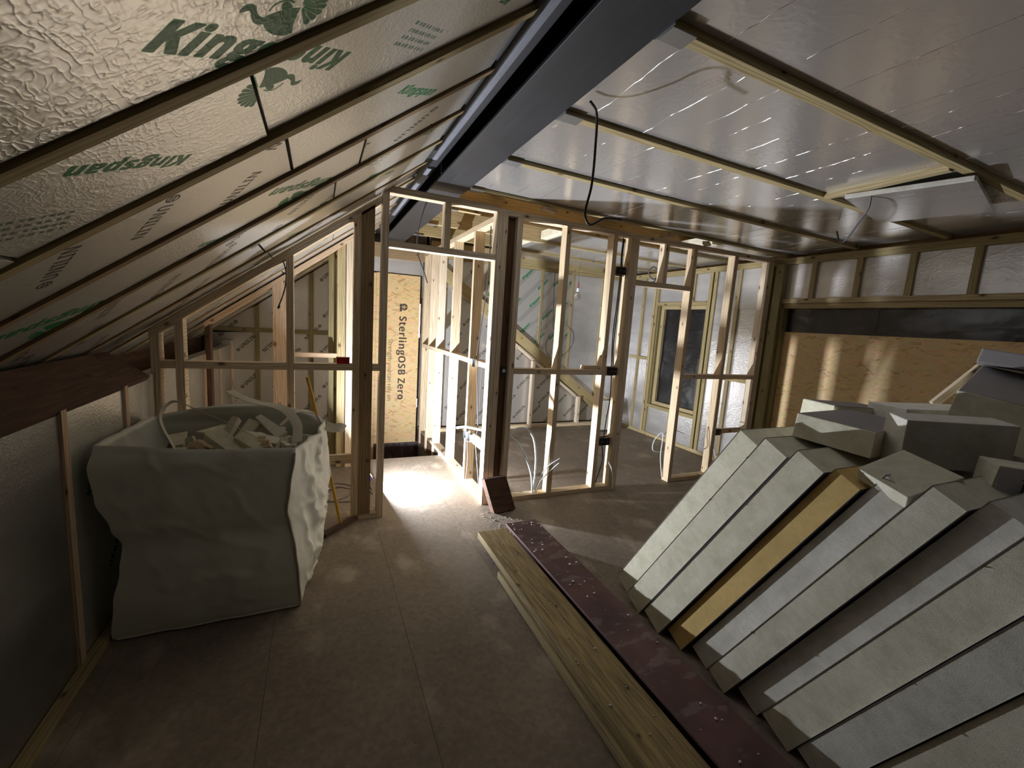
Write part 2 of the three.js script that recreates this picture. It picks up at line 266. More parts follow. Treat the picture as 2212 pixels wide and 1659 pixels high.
// ---------------------------------------------------------------- floor: chipboard sheets with tight joints, stairwell left open
{
  const f = structure('floor');
  const hole = [0.30, 1.30, ZF, -4.68];
  const cols = []; for (let x = -1.4; x < 4.9; x += 0.6) cols.push(x);
  cols.forEach((x, i) => {
    const cuts = i % 2 ? [1.2, -0.96, -2.16 - 1.2, -5.76, -6.1] : [1.2, 0.24, -2.16, -4.56, -6.1];
    for (let k = 0; k + 1 < cuts.length; k++) {
      const z1 = cuts[k], z0 = cuts[k + 1], x0 = x + 1.0 - Math.floor(1.0 / .6) * .6 - .4, x1 = x0 + .6, g = .0007;
      const put = (a, b, c, d) => { if (b - a > .02 && d - c > .02) box(f, 'floor_board', M.floor, a + g, b - g, -.022, rr(-.0006, .0002), c + g, d - g, { uv: 'abs' }); };
      if (x1 <= hole[0] || x0 >= hole[1] || z0 >= hole[3]) put(x0, x1, z0, z1);
      else { put(x0, x1, Math.max(z0, hole[3]), z1); if (x0 < hole[0]) put(x0, hole[0], z0, Math.min(z1, hole[3])); if (x1 > hole[1]) put(hole[1], x1, z0, Math.min(z1, hole[3])); }
    }
  });
  box(f, 'subfloor', M.old, -1.4, 4.9, -.2, -.024, -4.68, 1.2); box(f, 'subfloor', M.old, 1.30, 4.9, -.2, -.024, ZF - .1, -4.68); box(f, 'subfloor', M.old, -1.4, .30, -.2, -.024, ZF - .1, -4.68);
  box(f, 'stairwell_lining', M.block, .25, .30, -1.3, -.2, ZF, -4.68); box(f, 'stairwell_lining', M.block, 1.30, 1.35, -1.3, -.2, ZF, -4.68); box(f, 'stairwell_lining', M.old, .25, 1.35, -1.3, -.2, -4.68, -4.63); box(f, 'stairwell_floor', M.old, .25, 1.35, -1.35, -1.3, ZF, -4.63);
}

// ---------------------------------------------------------------- flat ceiling: joists, foil boards with crushed creases, roof deck
{
  const AT = [1.0, 2.5, 0];
  const c = structure('ceiling', AT); c.rotation.z = -0.014; ORG.set(c, [0, 0, 0]);
  const W = XR - 1.0 + .06, J = [.75, .1, -.55, -1.2, -1.85, -2.5, -3.15, -3.8, -4.5, -5.15];
  box(c, 'roof_deck', M.deck, -.45, W + .3, .20, .222, ZF - .1, ZB + .1, { uv: 'abs' });
  for (const z of J) {
    const j = box(c, 'joist', M.treated, .01, W, 0, .198, z - .0235, z + .0235, { r: .002 });
    const hz = mesh(c, 'joist_hanger', boxUV(new THREE.BoxGeometry(.10, .003, .07), [0, 0, 0], 'auto', [.1, .003, .07]), M.zinc, [.055, -.003, z]); hz.name = 'joist_hanger';
    box(c, 'hanger_strap', M.zinc, .0, .004, -.002, .09, z - .045, z + .045);
  }
  const bay = (z1, z0, x0, x1, lift = .024) => {
    let x = x0; const w = x1 - x0, n = Math.max(1, Math.round(w / 1.25));
    for (let i = 0; i < n; i++) {
      const a = x0 + w * i / n, b = x0 + w * (i + 1) / n, y = lift + rr(-.004, .004);
      const m = box(c, 'insulation_board', M.foilCeil, a + .001, b - .001, y, y + .1, z0 + .025, z1 - .025, { uv: 'abs' });
      const gs = [];
      for (let cx = a + rr(.02, .16); cx < b; cx += rr(.17, .36)) {
        let zz = z0 + .03 + (rnd() < .25 ? rr(.05, .3) : 0); const end = z1 - .03 - (rnd() < .25 ? rr(.05, .3) : 0);
        const pts = []; let dx = 0; for (; zz < end; zz += .035) { dx += rr(-.006, .006); pts.push(new THREE.Vector3(cx + dx - m.position.x, y + .0006 - m.position.y + rr(-.0006, .0006), zz - m.position.z)); }
        if (pts.length > 3) { const t = new THREE.TubeGeometry(new THREE.CatmullRomCurve3(pts), pts.length * 2, .0016, 5); gs.push(t); }
      }
      if (gs.length) { const k = new THREE.Mesh(mergeGeometries(gs), M.crease); k.name = 'foil_crease'; k.castShadow = k.receiveShadow = true; m.add(k); }
    }
  };
  bay(ZB, .75, .0, W); bay(.75, .1, 0, W); bay(.1, -.55, 0, W); bay(-.55, -1.2, 0, W, .030); bay(-1.2, -1.85, 0, W); bay(-1.85, -2.5, 0, W); bay(-2.5, -3.15, 0, W, .018);
  bay(-3.15, -3.8, 2.75, W); bay(-3.8, -4.5, 1.35, W); bay(-4.5, -5.15, 1.25, W); bay(-5.15, -5.86, 1.5, W);
  // torn foam ends of the boards that stop short over the landing
  for (const [x, z0, z1] of [[1.27, -4.45, -3.84], [1.17, -5.1, -4.55], [1.42, -5.8, -5.2], [2.67, -3.77, -3.18]]) box(c, 'foam_edge', M.foam[0], x, x + .085, .03, .12, z0, z1, { r: .004 });
  for (const [x, z, r] of [[.62, -3.2, .3], [1.9, -3.24, -.5], [2.4, -3.22, .6]]) box(c, 'packer', M.cls, x, x + .14, -.026, -.004, z - .03, z + .03, { rot: [0, r, 0] });
  // loose noggin between two joists
  box(c, 'noggin', M.treated, 1.92, 1.965, -.008, .09, -1.825, -1.225, { r: .002 });
}
// loose foil sheet hanging from the ceiling by its white foam edge
{
  const t = thing('loose_insulation_board', 'loose foil faced board with white foam edge hanging below the ceiling near its noggin', 'insulation board', [3.4, 2.36, -1.5]);
  const m = mesh(t, 'board', boxUV(new RoundedBoxGeometry(.72, .022, .56, 1, .002), [0, 0, 0], 'abs', [.72, .022, .56]), M.foilCeil, [3.36, 2.442, -1.52]); m.rotation.set(.02, .22, -.02);
  const e = mesh(t, 'foam_edge', boxUV(new RoundedBoxGeometry(.02, .024, .55, 1, .002), [0, 0, 0], 'abs', [.02, .024, .55]), M.foam[2], [3.0, 2.445, -1.44]); e.rotation.set(.02, .22, -.02);
}

// ---------------------------------------------------------------- sloping roof on the left: rafters, foil boards between them
{
  const a = Math.atan(.745), s = structure('ceiling_slope', [0, 2.084, 0]); s.rotation.z = a; ORG.set(s, [0, 0, 0]);
  const R = [.58, .18, -.22, -.62, -1.025, -1.42, -1.80, -2.20, -2.60, -3.00, -3.40, -3.80, -4.20, -4.60, -5.0, -5.4, -5.8];
  const s0 = -1.52, s1 = .79;
  box(s, 'roof_lining', M.old, s0 - .1, s1 + .12, .16, .18, ZF - .1, ZB + .1);
  for (const z of R) box(s, 'rafter', [M.treated[1], M.post, M.treated[0]], s0, s1 + .02, -.002, .15, z - .021, z + .021, { r: .002 });
  const put = (z1, z0, a0, a1, mat, y = .006) => box(s, 'insulation_board', mat, a0 + .0015, a1 - .0015, y, y + .1, z0 + .0275, z1 - .0225, { uv: 'abs', r: .0015 });
  const edges = [ZB + .02, ...R, ZF];
  const cuts = { 4: [s0, s1], 5: [s0, -.78, -.14, s1], 6: [s0, -.095, s1], 7: [s0, .22, s1], 8: [s0, .1, s1], 9: [s0, -.35, s1] };
  for (let i = 0; i + 1 < edges.length; i++) {
    const c = cuts[i] || [s0, rr(-.6, .3), s1];
    for (let k = 0; k + 1 < c.length; k++) {
      const mat = i <= 4 ? M.foilKingNear : i === 5 ? M.foilKing : i === 6 ? (k ? M.foilKing : M.foilUni) : i === 8 || i === 9 ? (k ? M.foilKing : M.foilUni) : pick([M.foilUni, M.foilKing]);
      put(edges[i], edges[i + 1], c[k], c[k + 1] - (k + 2 < c.length ? .006 : 0), mat, .004 + rr(0, .008) + (i === 5 && k === 2 ? .012 : 0));
    }
  }
}
// ---------------------------------------------------------------- knee wall on the left with studs, foil boards and floor plate
{
  const w = structure('wall_left');
  box(w, 'floor_plate', M.treated, XK - .005, XK + .035, 0, .03, -3.2, ZB);
  box(w, 'backing', M.old, -1.25, -1.22, 0, 1.22, ZF, ZB);
  const zs = [.9, .3, -.3, -.95, -1.56, -2.18, -2.78, -3.3, -3.9, -4.5, -5.1, -5.7];
  for (const z of zs) box(w, 'stud', M.pink, XK - .09, XK + .004, 0, 1.118, z - .02, z + .02);
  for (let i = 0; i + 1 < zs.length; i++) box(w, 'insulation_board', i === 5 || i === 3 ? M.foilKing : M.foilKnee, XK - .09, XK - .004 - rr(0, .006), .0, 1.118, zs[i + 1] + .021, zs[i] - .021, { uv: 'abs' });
  box(w, 'insulation_board', M.foilUni, XK - .09, XK - .006, 0, 1.16, ZF, -5.721, { uv: 'abs' });
}
{ // old roof purlin lying along the head of the knee wall, square to the roof pitch
  const t = thing('roof_purlin', 'thick old brown purlin timber running along the top of the low foil wall', 'timber beam', [-1.0, 1.12, -1.1]);
  const m = mesh(t, 'beam', boxUV(new RoundedBoxGeometry(.24, .14, 4.0, 2, .006), [0, 0, 0], 'auto', [.24, .14, 4.0]), M.old, [-1.030, 1.128, -1.12]); m.rotation.z = -.60;
}

// ---------------------------------------------------------------- right wall: framing over the boarded opening, window of the far room
{
  const w = structure('wall_right'); const X = XR, B = X + .14;
  box(w, 'head_plate', M.treated, X, B, 2.365, 2.432, ZF, ZB, { r: .002 });
  box(w, 'outer_sheathing', M.osb, B, B + .02, 0, 2.6, ZF, ZB, { uv: 'abs' });
  box(w, 'floor_plate', M.treated, X, B, 0, .045, ZF, -3.17);
  // lintel and studs above the boarded opening
  box(w, 'lintel', M.treated, X - .005, B, 1.957, 2.003, -3.22, ZB, { r: .002 }); box(w, 'lintel', M.treated, X + .02, B, 1.905, 1.955, -3.12, ZB, { r: .002 });
  const st = [-2.845, -2.442, -2.045, -1.645, -1.245, -.845, -.445, -.045, .355, .755];
  for (const z of st) box(w, 'stud', M.treated, X, B, 2.003, 2.365, z - .024, z + .024);
  const ed = [-3.215, ...st, ZB + .02];
  for (let i = 0; i + 1 < ed.length; i++) box(w, 'insulation_board', M.foil, X + .022 + rr(0, .01), B - .002, 2.004, 2.364, ed[i] + .0245, ed[i + 1] - .0245, { uv: 'abs' });
  // corner post beside the partition
  box(w, 'post', M.green, X - .05, B, 0, 2.365, -3.215, -3.125, { r: .002 });
  // far room: studs, noggins, foil around the window opening (z -5.07 .. -4.07)
  for (const [z, y0, y1] of [[-3.30, .045, 2.365], [-3.69, .045, 2.365], [-4.03, .045, 2.365], [-4.10, .045, 2.365], [-5.04, .045, 2.365], [-5.10, .045, 2.365], [-5.34, .045, 2.365], [-5.72, .045, 2.365]]) box(w, 'stud', M.treated, X, B, y0, y1, z - .023, z + .023);
  box(w, 'window_head', M.treated, X, B, 1.955, 2.0, -5.016, -4.124); box(w, 'sill_plate', M.treated, X, B, .44, .485, -5.016, -4.124); box(w, 'stud', M.treated, X, B, .045, .44, -4.57, -4.524); box(w, 'stud', M.treated, X, B, 2.0, 2.365, -4.40, -4.354);
  for (const [a, b] of [[-5.317, -5.124], [-5.697, -5.364]]) { box(w, 'noggin', M.treated, X, B, 1.14, 1.185, a, b); for (const [y0, y1] of [[.046, 1.139], [1.186, 2.364]]) box(w, 'insulation_board', M.foil, X + .015 + rr(0, .012), B - .002, y0, y1, a, b, { uv: 'abs' }); }
  for (const [a, b] of [[-4.006, -3.714], [-3.666, -3.324]]) { box(w, 'noggin', M.treated, X, B, 1.03, 1.075, a, b); for (const [y0, y1] of [[.046, 1.029], [1.076, 1.9], [1.901, 2.364]]) box(w, 'insulation_board', M.foil, X + .015 + rr(0, .012), B - .002, y0, y1, a, b, { uv: 'abs' }); }
  for (const [a, b, y0, y1] of [[-5.016, -4.571, .046, .439], [-4.523, -4.124, .046, .439], [-5.016, -4.401, 2.001, 2.364], [-4.353, -4.124, 2.001, 2.364]]) box(w, 'insulation_board', M.foil, X + .02 + rr(0, .01), B - .002, y0, y1, a, b, { uv: 'abs' });
}
{ // window of the far room, covered with black plastic
  const w = structure('window_1'); const X = XR;
  box(w, 'lining', M.green, X + .02, X + .17, .486, 1.954, -5.014, -4.99); box(w, 'lining', M.green, X + .02, X + .17, .486, 1.954, -4.15, -4.126);
  box(w, 'frame', M.treated[2], X + .06, X + .12, .486, .535, -4.99, -4.15); box(w, 'frame', M.treated[2], X + .06, X + .12, 1.905, 1.954, -4.99, -4.15); box(w, 'frame', M.treated[2], X + .06, X + .12, .535, 1.905, -4.99, -4.93);
  box(w, 'frame', M.treated[2], X + .06, X + .12, .535, 1.905, -4.17, -4.15);
  const g = new THREE.PlaneGeometry(.78, 1.39, 40, 60); const p = g.attributes.position;
  for (let i = 0; i < p.count; i++) p.setZ(i, .012 * (fbm(p.getX(i) * .5 + .5, p.getY(i) * .5 + .5, 6, 5, 301, 3) - .5) * 2);
  const uv = g.attributes.uv; for (let i = 0; i < uv.count; i++) uv.setXY(i, uv.getX(i) * .78, uv.getY(i) * 1.39); g.computeVertexNormals();
  const m = mesh(w, 'plastic_sheet', g, M.black, [X + .10, 1.22, -4.55]); m.rotation.y = -Math.PI / 2;
  box(w, 'backing', M.plasticBlack, X + .125, X + .138, .49, 1.95, -4.99, -4.15);
}
{ // wide boarded-up opening of this room: strand board below a strip of black plastic
  const w = structure('window_2'); const X = XR;
  box(w, 'jamb', M.green, X + .0, X + .13, 0, 1.904, -3.124, -3.10);
  for (const [a, b] of [[-3.10, -.66], [-.658, ZB]]) box(w, 'strand_board', M.osb, X + .075, X + .093, .0, 1.655, a, b, { uv: 'abs' });
  box(w, 'strand_board', M.osb, X + .10, X + .118, 1.60, 1.93, -3.10, ZB, { uv: 'abs' });
  for (const [a, b] of [[-3.095, -2.26], [-2.255, -.9], [-.895, ZB]]) {
    const W = b - a, g = new THREE.PlaneGeometry(W, .27, 60, 14), p = g.attributes.position;
    for (let i = 0; i < p.count; i++) { const u = p.getX(i) / 3 + .5, e = Math.min(1, (W / 2 - Math.abs(p.getX(i))) * 8); p.setZ(i, e * .008 * (fbm(u, p.getY(i) + .5, 12, 6, 311 + Math.round(a * 10), 3) - .5) * 2); }
    const uv = g.attributes.uv; for (let i = 0; i < uv.count; i++) uv.setXY(i, uv.getX(i) * W, uv.getY(i) * .27); g.computeVertexNormals();
    const m = mesh(w, 'plastic_strip', g, M.black, [X + .085, 1.775, (a + b) / 2]); m.rotation.y = -Math.PI / 2;
  }
  box(w, 'floor_plate', M.green, X - .02, X + .07, 0, .05, -3.1, ZB);
}

// ---------------------------------------------------------------- far gable, left of and behind the landing
{
  const w = structure('wall_far');
  extrude(w, 'gable_backing', M.block, [[-1.3, -1.35], [1.36, -1.35], [1.36, 2.7], [.8, 2.7], [-1.3, slopeY(-1.3) + .1]], ZF - .16, ZF - .14);
  const stud = (x0, x1, y0, y1) => extrude(w, 'stud', M.green, [[x0, y0], [x1, y0], [x1, Math.min(y1, slopeY(x1) - .01)], [x0, Math.min(y1, slopeY(x0) - .01)]], ZF - .03, ZF + .02, { v: 1 });
  for (const [a, b] of [[-1.19, -1.13], [-.69, -.645], [-.105, -.055], [.115, .225]]) stud(a, b, 0, 3);
  for (const [a, b] of [[-1.13, -.69], [-.645, -.105], [-.055, .115]]) {
    box(w, 'noggin', M.green, a, b, 1.262, 1.308, ZF - .03, ZF + .02);
    for (const [y0, y1] of [[0, 1.26], [1.31, 3]]) extrude(w, 'insulation_board', M.foilUni, [[a + .001, y0], [b - .001, y0], [b - .001, Math.min(y1, slopeY(b) - .004)], [a + .001, Math.min(y1, slopeY(a) - .004)]], ZF - .12, ZF - .008 - rr(0, .006));
  }
  box(w, 'old_panel', M.old, -1.3, -1.19, 0, 1.18, ZF - .05, ZF + .0);
  // landing end: foil above strand board that carries its maker's print
  box(w, 'insulation_board', M.foil, .226, 1.30, 2.12, 2.30, ZF - .12, ZF - .03, { uv: 'abs' });
  box(w, 'lintel', M.post, .226, 1.30, 2.30, 2.48, ZF - .1, ZF + .02);
  box(w, 'osb_sheet', M.osb, .226, .69, -.6, 2.10, ZF - .03, ZF - .012, { uv: 'abs' });
  const osb = box(w, 'osb_sheet', M.osb, .692, 1.262, -.2, 2.106, ZF - .03, ZF - .012, { uv: 'abs' });
  box(w, 'stairwell_wall', M.brick, .25, 1.36, -1.35, -.2, ZF - .1, ZF - .03);
  // lettering reads downwards
  const lt = canvasTex(1024, 256, 1, 1, (g) => {
    g.clearRect(0, 0, 1024, 256); g.fillStyle = 'rgb(58,46,34)';
    g.font = 'bold 108px sans-serif'; g.fillText('SterlingOSB Zero', 140, 112, 870);
    g.font = '64px sans-serif'; g.fillStyle = 'rgba(96,74,46,.85)'; g.fillText('Strength you can rely on', 380, 222, 640);
    g.fillStyle = 'rgb(58,46,34)'; g.beginPath(); g.arc(50, 62, 34, 0, 7); g.fill(); g.fillRect(20, 88, 76, 22); g.fillStyle = 'rgb(206,170,112)'; g.fillRect(28, 56, 46, 7); g.fillRect(46, 34, 7, 60); g.fillRect(34, 74, 36, 6);
  });
  lt.repeat.set(1, 1); lt.wrapS = lt.wrapT = THREE.ClampToEdgeWrapping;
  const lm = S({ map: lt, transparent: true, alphaTest: .35, roughness: .6 });
  const lp = mesh(w, 'osb_print', new THREE.PlaneGeometry(1.36, .32), lm, [.975, 1.07, ZF - .0105]); lp.rotation.z = -Math.PI / 2;
  box(w, 'daylight_gap', M.slit, 1.264, 1.276, 1.28, 1.74, ZF - .028, ZF - .02); box(w, 'daylight_gap', M.slit, 1.255, 1.262, 1.31, 1.325, ZF - .0115, ZF - .010); box(w, 'daylight_gap', M.slit, 1.262, 1.272, .30, .42, ZF - .028, ZF - .02);
  // far room end wall
  box(w, 'end_backing', M.block, 1.36, XR + .16, 0, 2.7, ZFR - .14, ZFR - .12);
  const rafL = (x) => 2.277 - .70 * (x - 1.512);                 // top edge of the old rafter on this wall
  box(w, 'wall_plate', M.treated, 1.36, XR, 2.40, 2.56, ZFR - .02, ZFR + .07, { r: .003 }); box(w, 'wall_plate', M.treated, 1.36, XR, 2.365, 2.398, ZFR - .05, ZFR + .03, { r: .002 });
  box(w, 'sole_plate', M.cls, 1.37, XR, 0, .045, ZFR + .02, ZFR + .11);
  const xs = [1.37, 1.72, 2.16, 2.60, 3.05, 3.58, 4.15, XR];
  for (const x of xs.slice(1, -1)) box(w, 'stud', M.treated[2], x - .02, x + .02, Math.max(.045, rafL(x) + .02), 2.365, ZFR - .05, ZFR - .004);
  for (let i = 0; i + 1 < xs.length; i++) {
    const a = xs[i] + .0205, b = xs[i + 1] - .0205;
    extrude(w, 'insulation_board', i > 4 ? M.foil : M.foilKingWall, [[a, Math.max(.05, rafL(a))], [b, Math.max(.05, rafL(b))], [b, 2.36], [a, 2.36]], ZFR - .11, ZFR - .012 - rr(0, .006));
    if (rafL(a) > .3) extrude(w, 'insulation_board', M.foilUni, [[a - .02, .05], [b + .02, .05], [b + .02, Math.max(.06, rafL(b) - .02)], [a - .02, rafL(a) - .02]], ZFR - .11, ZFR - .03 - rr(0, .006));
  }
  extrude(w, 'old_rafter', M.treated[0], [[1.37, rafL(1.37) - .30], [4.27, rafL(4.27) - .30], [4.58, rafL(4.58)], [1.37, rafL(1.37)]].map(p => [p[0], Math.max(.05, p[1] + (p[1] < rafL(p[0]) - .1 ? .12 : 0))]), ZFR - .02, ZFR + .05, { a: -.61 });
  extrude(w, 'rafter_batten', M.cls[2], [[2.2, rafL(2.2) - .25], [3.75, rafL(3.75) - .25], [3.75, rafL(3.75) - .215], [2.2, rafL(2.2) - .215]], ZFR + .02, ZFR + .08, { a: -.61 });
  box(w, 'stud', M.cls[2], 3.78, 3.825, .045, .47, ZFR + .03, ZFR + .1); box(w, 'stud', M.cls[2], 2.93, 2.975, .045, 1.02, ZFR + .03, ZFR + .1); box(w, 'noggin', M.cls[1], 2.2, 2.66, 1.19, 1.235, ZFR, ZFR + .08);
}
{ // wall behind the camera
  const w = structure('wall_back');
  box(w, 'panel', M.brick, -1.4, 2.0, -.03, 2.9, ZB, ZB + .02, { uv: 'abs' }); box(w, 'panel', M.brick, 2.0, XR + .2, -.03, 2.9, ZB, ZB + .02, { uv: 'abs' });
}
// ---------------------------------------------------------------- ridge steel: I-beam with its lower flange showing
{
  const t = thing('ridge_steel', 'dark grey painted steel ridge beam running along the ceiling beside the foil slope', 'steel beam', [.87, 2.5, -2.5]);
  box(t, 'lower_flange', M.steel, .755, 1.005, 2.505, 2.52, ZF, ZB, { uv: 'abs', r: .003 }); box(t, 'web', M.steel, .865, .88, 2.52, 2.70, ZF, ZB, { uv: 'abs' }); box(t, 'upper_flange', M.steel, .745, 1.005, 2.70, 2.715, ZF, ZB, { uv: 'abs' });
  for (const z of [-.6, -3.0]) box(t, 'stiffener_plate', M.steel, .748, .865, 2.521, 2.70, z - .006, z + .006);
  const p = thing('steel_packing_plate', 'thin blue grey steel strip between the foil slope and the dark ridge beam', 'steel strip', [.66, 2.52, -2.6]);
  box(p, 'packing_timber', M.steel, .625, .74, 2.585, 2.625, ZF, ZB); box(p, 'strip', M.steelLight, .646, .676, 2.535, 2.547, -2.83, .3, { uv: 'abs', r: .002 }); box(p, 'strip', M.steelLight, .652, .682, 2.525, 2.537, -4.5, -2.98, { uv: 'abs', r: .002 });
}

// ---------------------------------------------------------------- stud partitions
const zf = ZP, zb = ZP - SD;
function stud(p, x0, x1, y0, y1, a = zf, b = zb, mat = M.cls) { return box(p, 'stud', mat, x0, x1, y0, y1, b, a, { r: .0015 }); }
const plateTop = (x) => 2.462 - .011 * (x - .44);
{ // across the room, right of the passage
  const p = thing('stud_partition', 'pale timber stud wall frame with a narrow doorway gap, right of the passage', 'partition frame', [2.9, 0, ZP]);
  box(p, 'top_plate', M.cls, 1.275, XR - .02, 2.395, 2.437, zb, zf, { r: .0015 });
  box(p, 'sole_plate', M.cls, 1.42, 2.69, 0, .04, zb, zf, { r: .0015 }); box(p, 'sole_plate', M.cls, 3.368, 4.53, 0, .04, zb, zf, { r: .0015 });
  stud(p, 1.453, 1.50, .04, 2.395); stud(p, 1.91, 1.955, .04, 2.395); stud(p, 2.395, 2.44, .04, 2.395); stud(p, 2.595, 2.64, .04, 2.395); stud(p, 2.641, 2.686, .04, 2.395);
  stud(p, 3.368, 3.413, .04, 2.395); stud(p, 3.945, 3.99, .04, 2.395); stud(p, 4.475, 4.52, .04, 2.395);
  box(p, 'header', M.cls, 2.687, 3.367, 1.985, 2.03, zb, zf); stud(p, 3.005, 3.05, 2.031, 2.395);
  for (const [a, b] of [[1.501, 1.909], [1.956, 2.394]]) box(p, 'noggin', M.cls, a, b, 1.135, 1.18, zb, zf);
  for (const [a, b] of [[3.414, 3.944], [3.991, 4.474]]) box(p, 'noggin', M.cls, a, b, 1.105, 1.15, zb, zf);
  box(p, 'noggin', M.cls, 2.44, 2.594, 2.05, 2.14, zb, zb + .02); box(p, 'noggin', M.cls, 2.44, 2.594, 1.12, 1.21, zb, zb + .02); box(p, 'noggin', M.cls, 2.44, 2.594, .43, .53, zb, zb + .02); box(p, 'noggin', M.cls, 3.991, 4.474, .475, .53, zb, zb + .02);
  box(p, 'offcut_block', M.cls, 2.22, 2.40, 1.181, 1.215, zb - .005, zb + .05);
}
{ // header over the passage and the return wall along it
  const p = thing('passage_frame', 'pale timber stud wall running back along the right side of the passage', 'partition frame', [1.33, 0, -4.4]);
  box(p, 'top_plate', M.cls, 1.28, 1.37, 2.352, 2.397, -5.86, zb - .001, { r: .0015 });
  box(p, 'sole_plate', M.cls, 1.28, 1.37, 0, .04, -4.68, zb - .001, { r: .0015 }); box(p, 'sole_plate', M.cls, 1.285, 1.375, 0, .04, -5.2, -4.70, { r: .0015 });
  stud(p, 1.275, 1.322, 0, 2.395); stud(p, 1.323, 1.368, 0, 2.395);
  for (const z of [-3.78, -4.41, -5.03, -5.42, -5.79]) box(p, 'stud', M.cls, 1.28, 1.37, z < -5 ? -.18 : .04, 2.352, z - .045, z, { r: .0015 });
  const nz = [zb, -3.78, -4.41, -5.03, -5.42, -5.79];
  for (let i = 0; i < 5; i++) box(p, 'noggin', M.cls, 1.28, 1.37, 1.165, 1.21, nz[i + 1] + .001, (i ? nz[i] - .046 : zb - .001));
  box(p, 'noggin', M.cls, 1.28, 1.30, .455, .545, -3.779, zb - .001); 
  box(p, 'sole_block', M.foam[2], 1.262, 1.282, 0, .055, -4.69, -4.64);
}
{
  const p = thing('door_header_frame', 'timber header and short upright over the open passage doorway', 'door frame', [.86, 2.04, ZP]);
  box(p, 'header', M.cls, .456, 1.274, 2.04, 2.085, zb, zf, { r: .0015 }); box(p, 'top_plate', M.cls, .41, 1.274, 2.412, 2.455, zb, zf, { r: .0015 }); stud(p, .858, .903, 2.085, 2.412);
}
{ // left of the passage, its top following the roof slope
  const p = thing('sloping_partition', 'timber stud wall frame with sloping top under the foil roof, left of the passage', 'partition frame', [-.25, 0, ZP]);
  const sl = (x, d = 0) => slopeY(x) - .012 - d;
  const up = (x0, x1, y0 = 0, mat = M.cls, d = .05) => extrude(p, 'stud', mat, [[x0, y0], [x1, y0], [x1, sl(x1, d)], [x0, sl(x0, d)]], zb, zf, { v: 1 });
  const slopeUV = extrude(p, 'top_plate', M.cls, [[-.935, sl(-.935, .05)], [.405, sl(.405, .05)], [.405, sl(.405)], [-.935, sl(-.935)]], zb, zf, { a: .64 });
  up(-.93, -.885); up(-.808, -.763); up(-.196, -.152); up(.226, .271); up(.272, .36, .04, M.post, .03);
  stud(p, .410, .456, 0, 2.412);
  box(p, 'noggin', M.cls, -.884, -.809, 1.145, 1.19, zb, zf); box(p, 'noggin', M.cls, -.762, -.197, 1.145, 1.19, zb, zf); box(p, 'noggin', M.cls, -.151, .225, 1.145, 1.19, zb, zf); box(p, 'noggin', M.cls, .361, .409, 1.145, 1.19, zb, zf);
  box(p, 'sole_plate', M.cls, .20, .409, 0, .04, zb, zf); box(p, 'noggin', M.cls, .02, .225, .43, .50, zb - .01, zb + .02);
}
{ // second framed wall behind it
  const p = thing('rear_partition', 'second timber frame behind the sloping partition, in front of the printed foil gable', 'partition frame', [0, 0, -4.5]);
  const sl = (x, d = 0) => slopeY(x) - .012 - d; const a = -4.5, b = -4.59;
  extrude(p, 'top_plate', M.pink, [[-.9, sl(-.9, .05)], [.31, sl(.31, .05)], [.31, sl(.31)], [-.9, sl(-.9)]], b, a, { a: .64 });
  const up = (x0, x1, mat, z0 = b, z1 = a) => extrude(p, 'stud', mat, [[x0, 0], [x1, 0], [x1, sl(x1, .05)], [x0, sl(x0, .05)]], z0, z1, { v: 1 });
  up(-.381, -.272, M.pink); up(.245, .31, M.cls[2]); up(.165, .24, M.treated[2], -4.62, -4.53); up(.09, .16, M.green, -4.7, -4.61); up(-.9, -.86, M.old);
  box(p, 'noggin', M.pink, -.27, .164, 1.115, 1.155, b, a);
}
{
  const t = thing('steel_post', 'dark brown old post boxed in between pale studs at the passage corner', 'post', [1.41, 0, -3.33]);
  box(t, 'post', M.darkPost, 1.37, 1.4525, 0, 2.394, -3.40, -3.315, { r: .003 });
  const b = mesh(t, 'pipe_end', new THREE.CylinderGeometry(.016, .016, .05, 16), M.zinc, [1.415, 1.158, -3.30]); b.rotation.x = Math.PI / 2; box(t, 'pipe_bracket', M.plasticBlack, 1.388, 1.445, 1.125, 1.19, -3.316, -3.309);
}
{
  const t = thing('brown_timber_offcut', 'short dark brown timber offcut leaning at the foot of the passage corner post', 'timber offcut', [1.36, 0, -3.12]);
  const g = skewBox([0, 0, 0], [.205, 0, -.03], [-.075, .27, -.07], [.01, .012, .06]); mesh(t, 'block', g, M.old, [1.30, .0, -3.11]);
}
